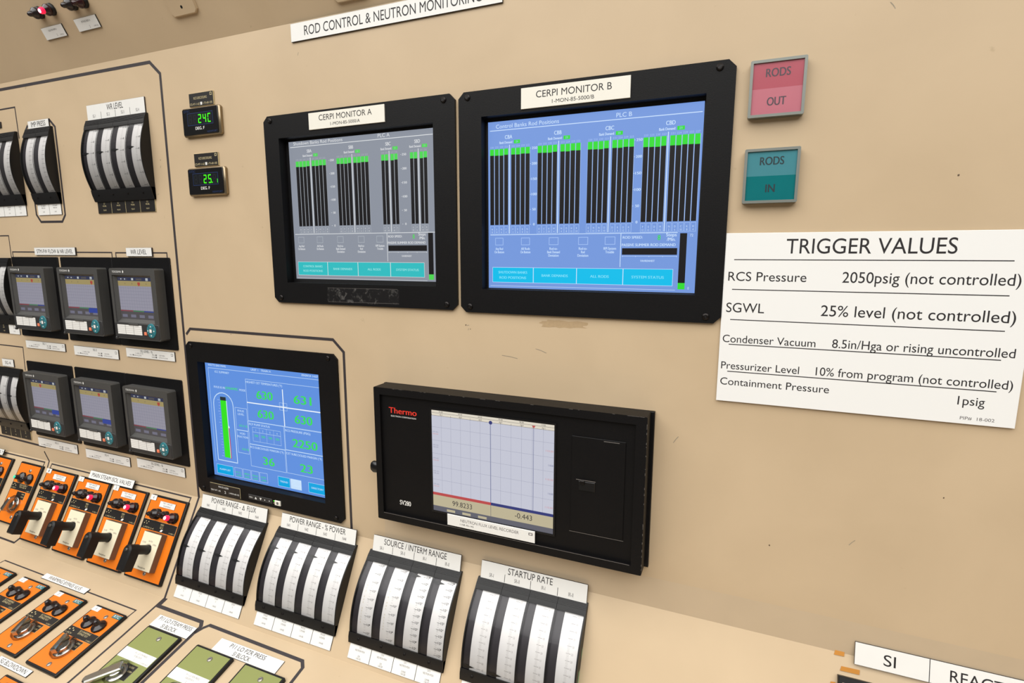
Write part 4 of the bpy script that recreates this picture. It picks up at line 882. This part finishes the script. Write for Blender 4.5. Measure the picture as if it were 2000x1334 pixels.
def small_switch(P, u, vtop, h, label, num, tips, legend, group, ang, knob_y, lamp_y, tagr=True, lens=('lens_dark', 'lens_dark'), cat='valve switch'):
    w = 91; r = base_module(P, u, vtop, w, h, label, cat, 'small_control_switch', group, 'orange_plate'); z = 6.8; Y = lambda y: y+h/2
    if num: face_tag(r, -43, Y(52), -23, Y(61.5), z, 'white_plate', [(num, -33, Y(54), 5.5, 3)], 'number_tag', 'grey_ink', 'white_plate')
    if tagr: face_tag(r, 20, Y(52), 43, Y(60), z, 'teal_tag', [('RTC', 31.5, Y(53.5), 5, 16)], 'tag', 'white_plate')
    lamp(P, 0, 0, z, None, lens[0], tips[0], 13, parent=r, lx=-12, ly=Y(lamp_y), hgt=19, tipr=5, cone=True, lsize=.62)
    lamp(P, 0, 0, z, None, lens[1], tips[1], 13, parent=r, lx=19, ly=Y(lamp_y), hgt=19, tipr=5, cone=True, lsize=.62)
    ly = lamp_y-31
    g = G(); g.box(-42, Y(ly), 42, Y(ly+17), z, z+.7, 'gold_ink', .2, 'black_plate')
    g.text(legend[0], 6, Y(ly+11.5), 3.6, z+.85, 'gold_ink', 'c', 32); g.text(legend[1], 6, Y(ly+6.8), 3.6, z+.85, 'gold_ink', 'c', 28); g.text('1-HS-1', 32, Y(ly+1.5), 2.6, z+.85, 'gold_ink', 'c', 14); g.text('1-FCV', -30, Y(ly+2.5), 2.8, z+.85, 'gold_ink', 'c', 18)
    for q in range(3): g.rect(-38+q*6, Y(ly+9+q % 2*3), -35+q*6, Y(ly+11+q % 2*3), z+.85, 'gold_ink')
    g.build('legend_plate', r)
    g = G(); g.box(-8, Y(ly-19), 26, Y(ly-2), z, z+.7, 'gold_ink', .2, 'black_plate'); g.text('OPEN', 18, Y(ly-8), 2.8, z+.8, 'gold_ink', 'c', 10); g.text('CLOSE', 18, Y(ly-14), 2.8, z+.8, 'gold_ink', 'c', 10); g.build('position_plate', r)
    rotary(r, 1, Y(knob_y), z, ang)
    screw(r, 8, Y(49 if h < 140 else 56), z, 4.2, 'screw_metal'); screw(r, 9, Y(-54 if h < 140 else -56), z, 4.4, 'screw_metal', ang=1.2)
    return r
small_switch(2, -1623, -14.5, 147, 'orange switch with a green lit lamp beside the pistol grip switches', None, (('lens_green_lit', 'lens_green_lit'), None), ('AFW SUPPLY', 'TO SG 4'), 'small orange rotary switches', 1.2, -26, 37, False)
small_switch(2, -1752, -14.5, 147, 'orange switch with dark red lamps cut by the left frame edge', None, (None, None), ('AFW SUPPLY', 'TO SG 3'), 'small orange rotary switches', 1.2, -26, 37, False, ('lens_red', 'lens_red'))
for k, (u, lb) in enumerate(((-1489, 'cut by the left frame edge'), (-1367, 'left of the WARMING BYPASS plate'), (-1238.5, 'under the WARMING BYPASS plate'), (-1114.5, 'nearest the green switches'))):
    small_switch(3, u, -58, 131.5, 'orange warming bypass switch on the desk, '+lb, str(k+1), (None, None), ('SG %d WARMING' % (k+1), 'BYPASS VLV'), 'orange warming bypass switches', 1.95, -24, 29)
nameplate(3, -1376, -47.5, -1224.5, -34.3, [('WARMING BYPASS VLVS', 0, 3, 7.6, 112)], 'white WARMING BYPASS VLVS nameplate above the desk switches', t=2)
nameplate(3, -1226, -207, -1127, -194.3, [('SG BLOWDOWN', 0, 2.8, 7.4, 80)], 'white SG BLOWDOWN nameplate below the orange desk switches', t=2)
small_switch(3, -1120, -215, 131.5, 'orange switch below the SG BLOWDOWN nameplate, mostly out of frame', None, (None, None), ('SG BLOWDOWN', 'ISOL'), 'small orange rotary switches', 1.95, -24, 42, False)
def green_switch(u, label, legend, lever):
    w, h = 90.5, 131.5; r = base_module(3, u, -59.5, w, h, label, 'block switch', 'block_switch', 'olive green block switches', 'green_plate'); z = 6.8; Y = lambda y: y+h/2
    g = G(); g.box(-40.5, Y(1), 40.5, Y(20), z, z+.8, 'white_plate', .2)
    g.text(legend[0], 6, Y(13.5), 3, z+.95, 'faint_ink', 'c', 32); g.text(legend[1], 4, Y(8.6), 3, z+.95, 'faint_ink', 'c', 20); g.text('2', 2, Y(3), 3.2, z+.95, 'faint_ink', 'c', 2); g.text('1-HS-63', 28, Y(2.6), 2.6, z+.95, 'faint_ink', 'c', 18); g.build('legend_plate', r)
    g = G(); g.box(-4, Y(-30), 24, Y(-3), z, z+.6, 'chrome', .2, 'black_plate'); g.text('BLOCK', 13, Y(-9), 2.8, z+.75, 'gold_ink', 'c', 12); g.text('NORM', 17, Y(-16), 2.8, z+.75, 'gold_ink', 'c', 10); g.build('position_plate', r)
    rotary(r, -4, Y(-23), z, lever, True)
    screw(r, 6, Y(49), z, 4.6, 'screw_metal'); screw(r, 6, Y(-58), z, 4.6, 'screw_metal')
green_switch(-957, 'olive green switch with long chrome lever under the LO STEAM PRESS plate', ('P11 LO STM PRESS', 'SI BLOCK'), 3.95)
green_switch(-824.5, 'left olive green switch under the LO PZR PRESS plate', ('P11 LO PZR PRESS', 'SI BLOCK RX A'), 3.95)
green_switch(-705.5, 'right olive green switch under the LO PZR PRESS plate', ('P11 LO PZR PRESS', 'SI BLOCK RX B'), 3.95)
nameplate(3, -1008, -57, -905.5, -32.5, [('P11 LO STEAM PRESS', 0, 14.5, 7.6, 88), ('SI BLOCK', -4, 3, 7.6, 40)], 'white P11 LO STEAM PRESS nameplate above the first green switch', t=1.2)
nameplate(3, -839.5, -58, -688, -33.5, [('P11 LO PZR PRESS', -4, 14, 7.6, 84), ('SI BLOCK', -8, 3, 7.6, 40)], 'white P11 LO PZR PRESS nameplate above two green switches', t=1.2)
# ================================================================== lower right corner
def exsi(g, z): g.rect(-71.5+0, 0.5, -70.7, 28, z, 'ink'); g.rect(31, .5, 31.8, 28, z, 'ink')
g_plate = nameplate(2, 168, -8.5, 398, 19.8, [('SI', -77, 7, 13.5, 13), ('REACTOR', 24, 7, 13.5, 78)], 'white nameplate reading SI and REACT at the lower right', n=2.6, t=2, lean=14.2, group=None,
                    extra=lambda g, z: (g.rect(-36, .5, -35.2, 28, z, 'ink'), g.rect(66, .5, 66.8, 28, z, 'ink')))
r = thing('annunciator_block', 'black annunciator block with a steel edge below the SI nameplate', 'indicator', 2, 250, -150)
g = G(); g.box(-100, 0, 150, 124, 0, 8, 'black_plastic', 1); g.build('frame', r)
g = G(); g.box(-96, 112, 146, 117, 7.5, 9.5, 'chrome', .8); g.box(-94, 4, 144, 110, 7.5, 8.6, 'black_gloss', .5); g.build('window', r)
for (u, v, w, h, lb) in ((152, -4, 12, 7, 'small amber tape scrap at the fold beside the SI nameplate'), (164, -21, 22, 6, 'amber tape strip on the top edge of the black annunciator block'), (144.5, -64, 7, 28, 'amber tape strip down the left side of the black annunciator block')):
    g = G(); g.prism([(-w/2, 0), (w/2-.5, .4), (w/2, h), (-w/2+1.5, h-.6)], 0.1, .6, 'amber_tape'); solo(g, 'amber_tape', lb, 'tape', 2, u, v, 0, 'amber tape scraps')
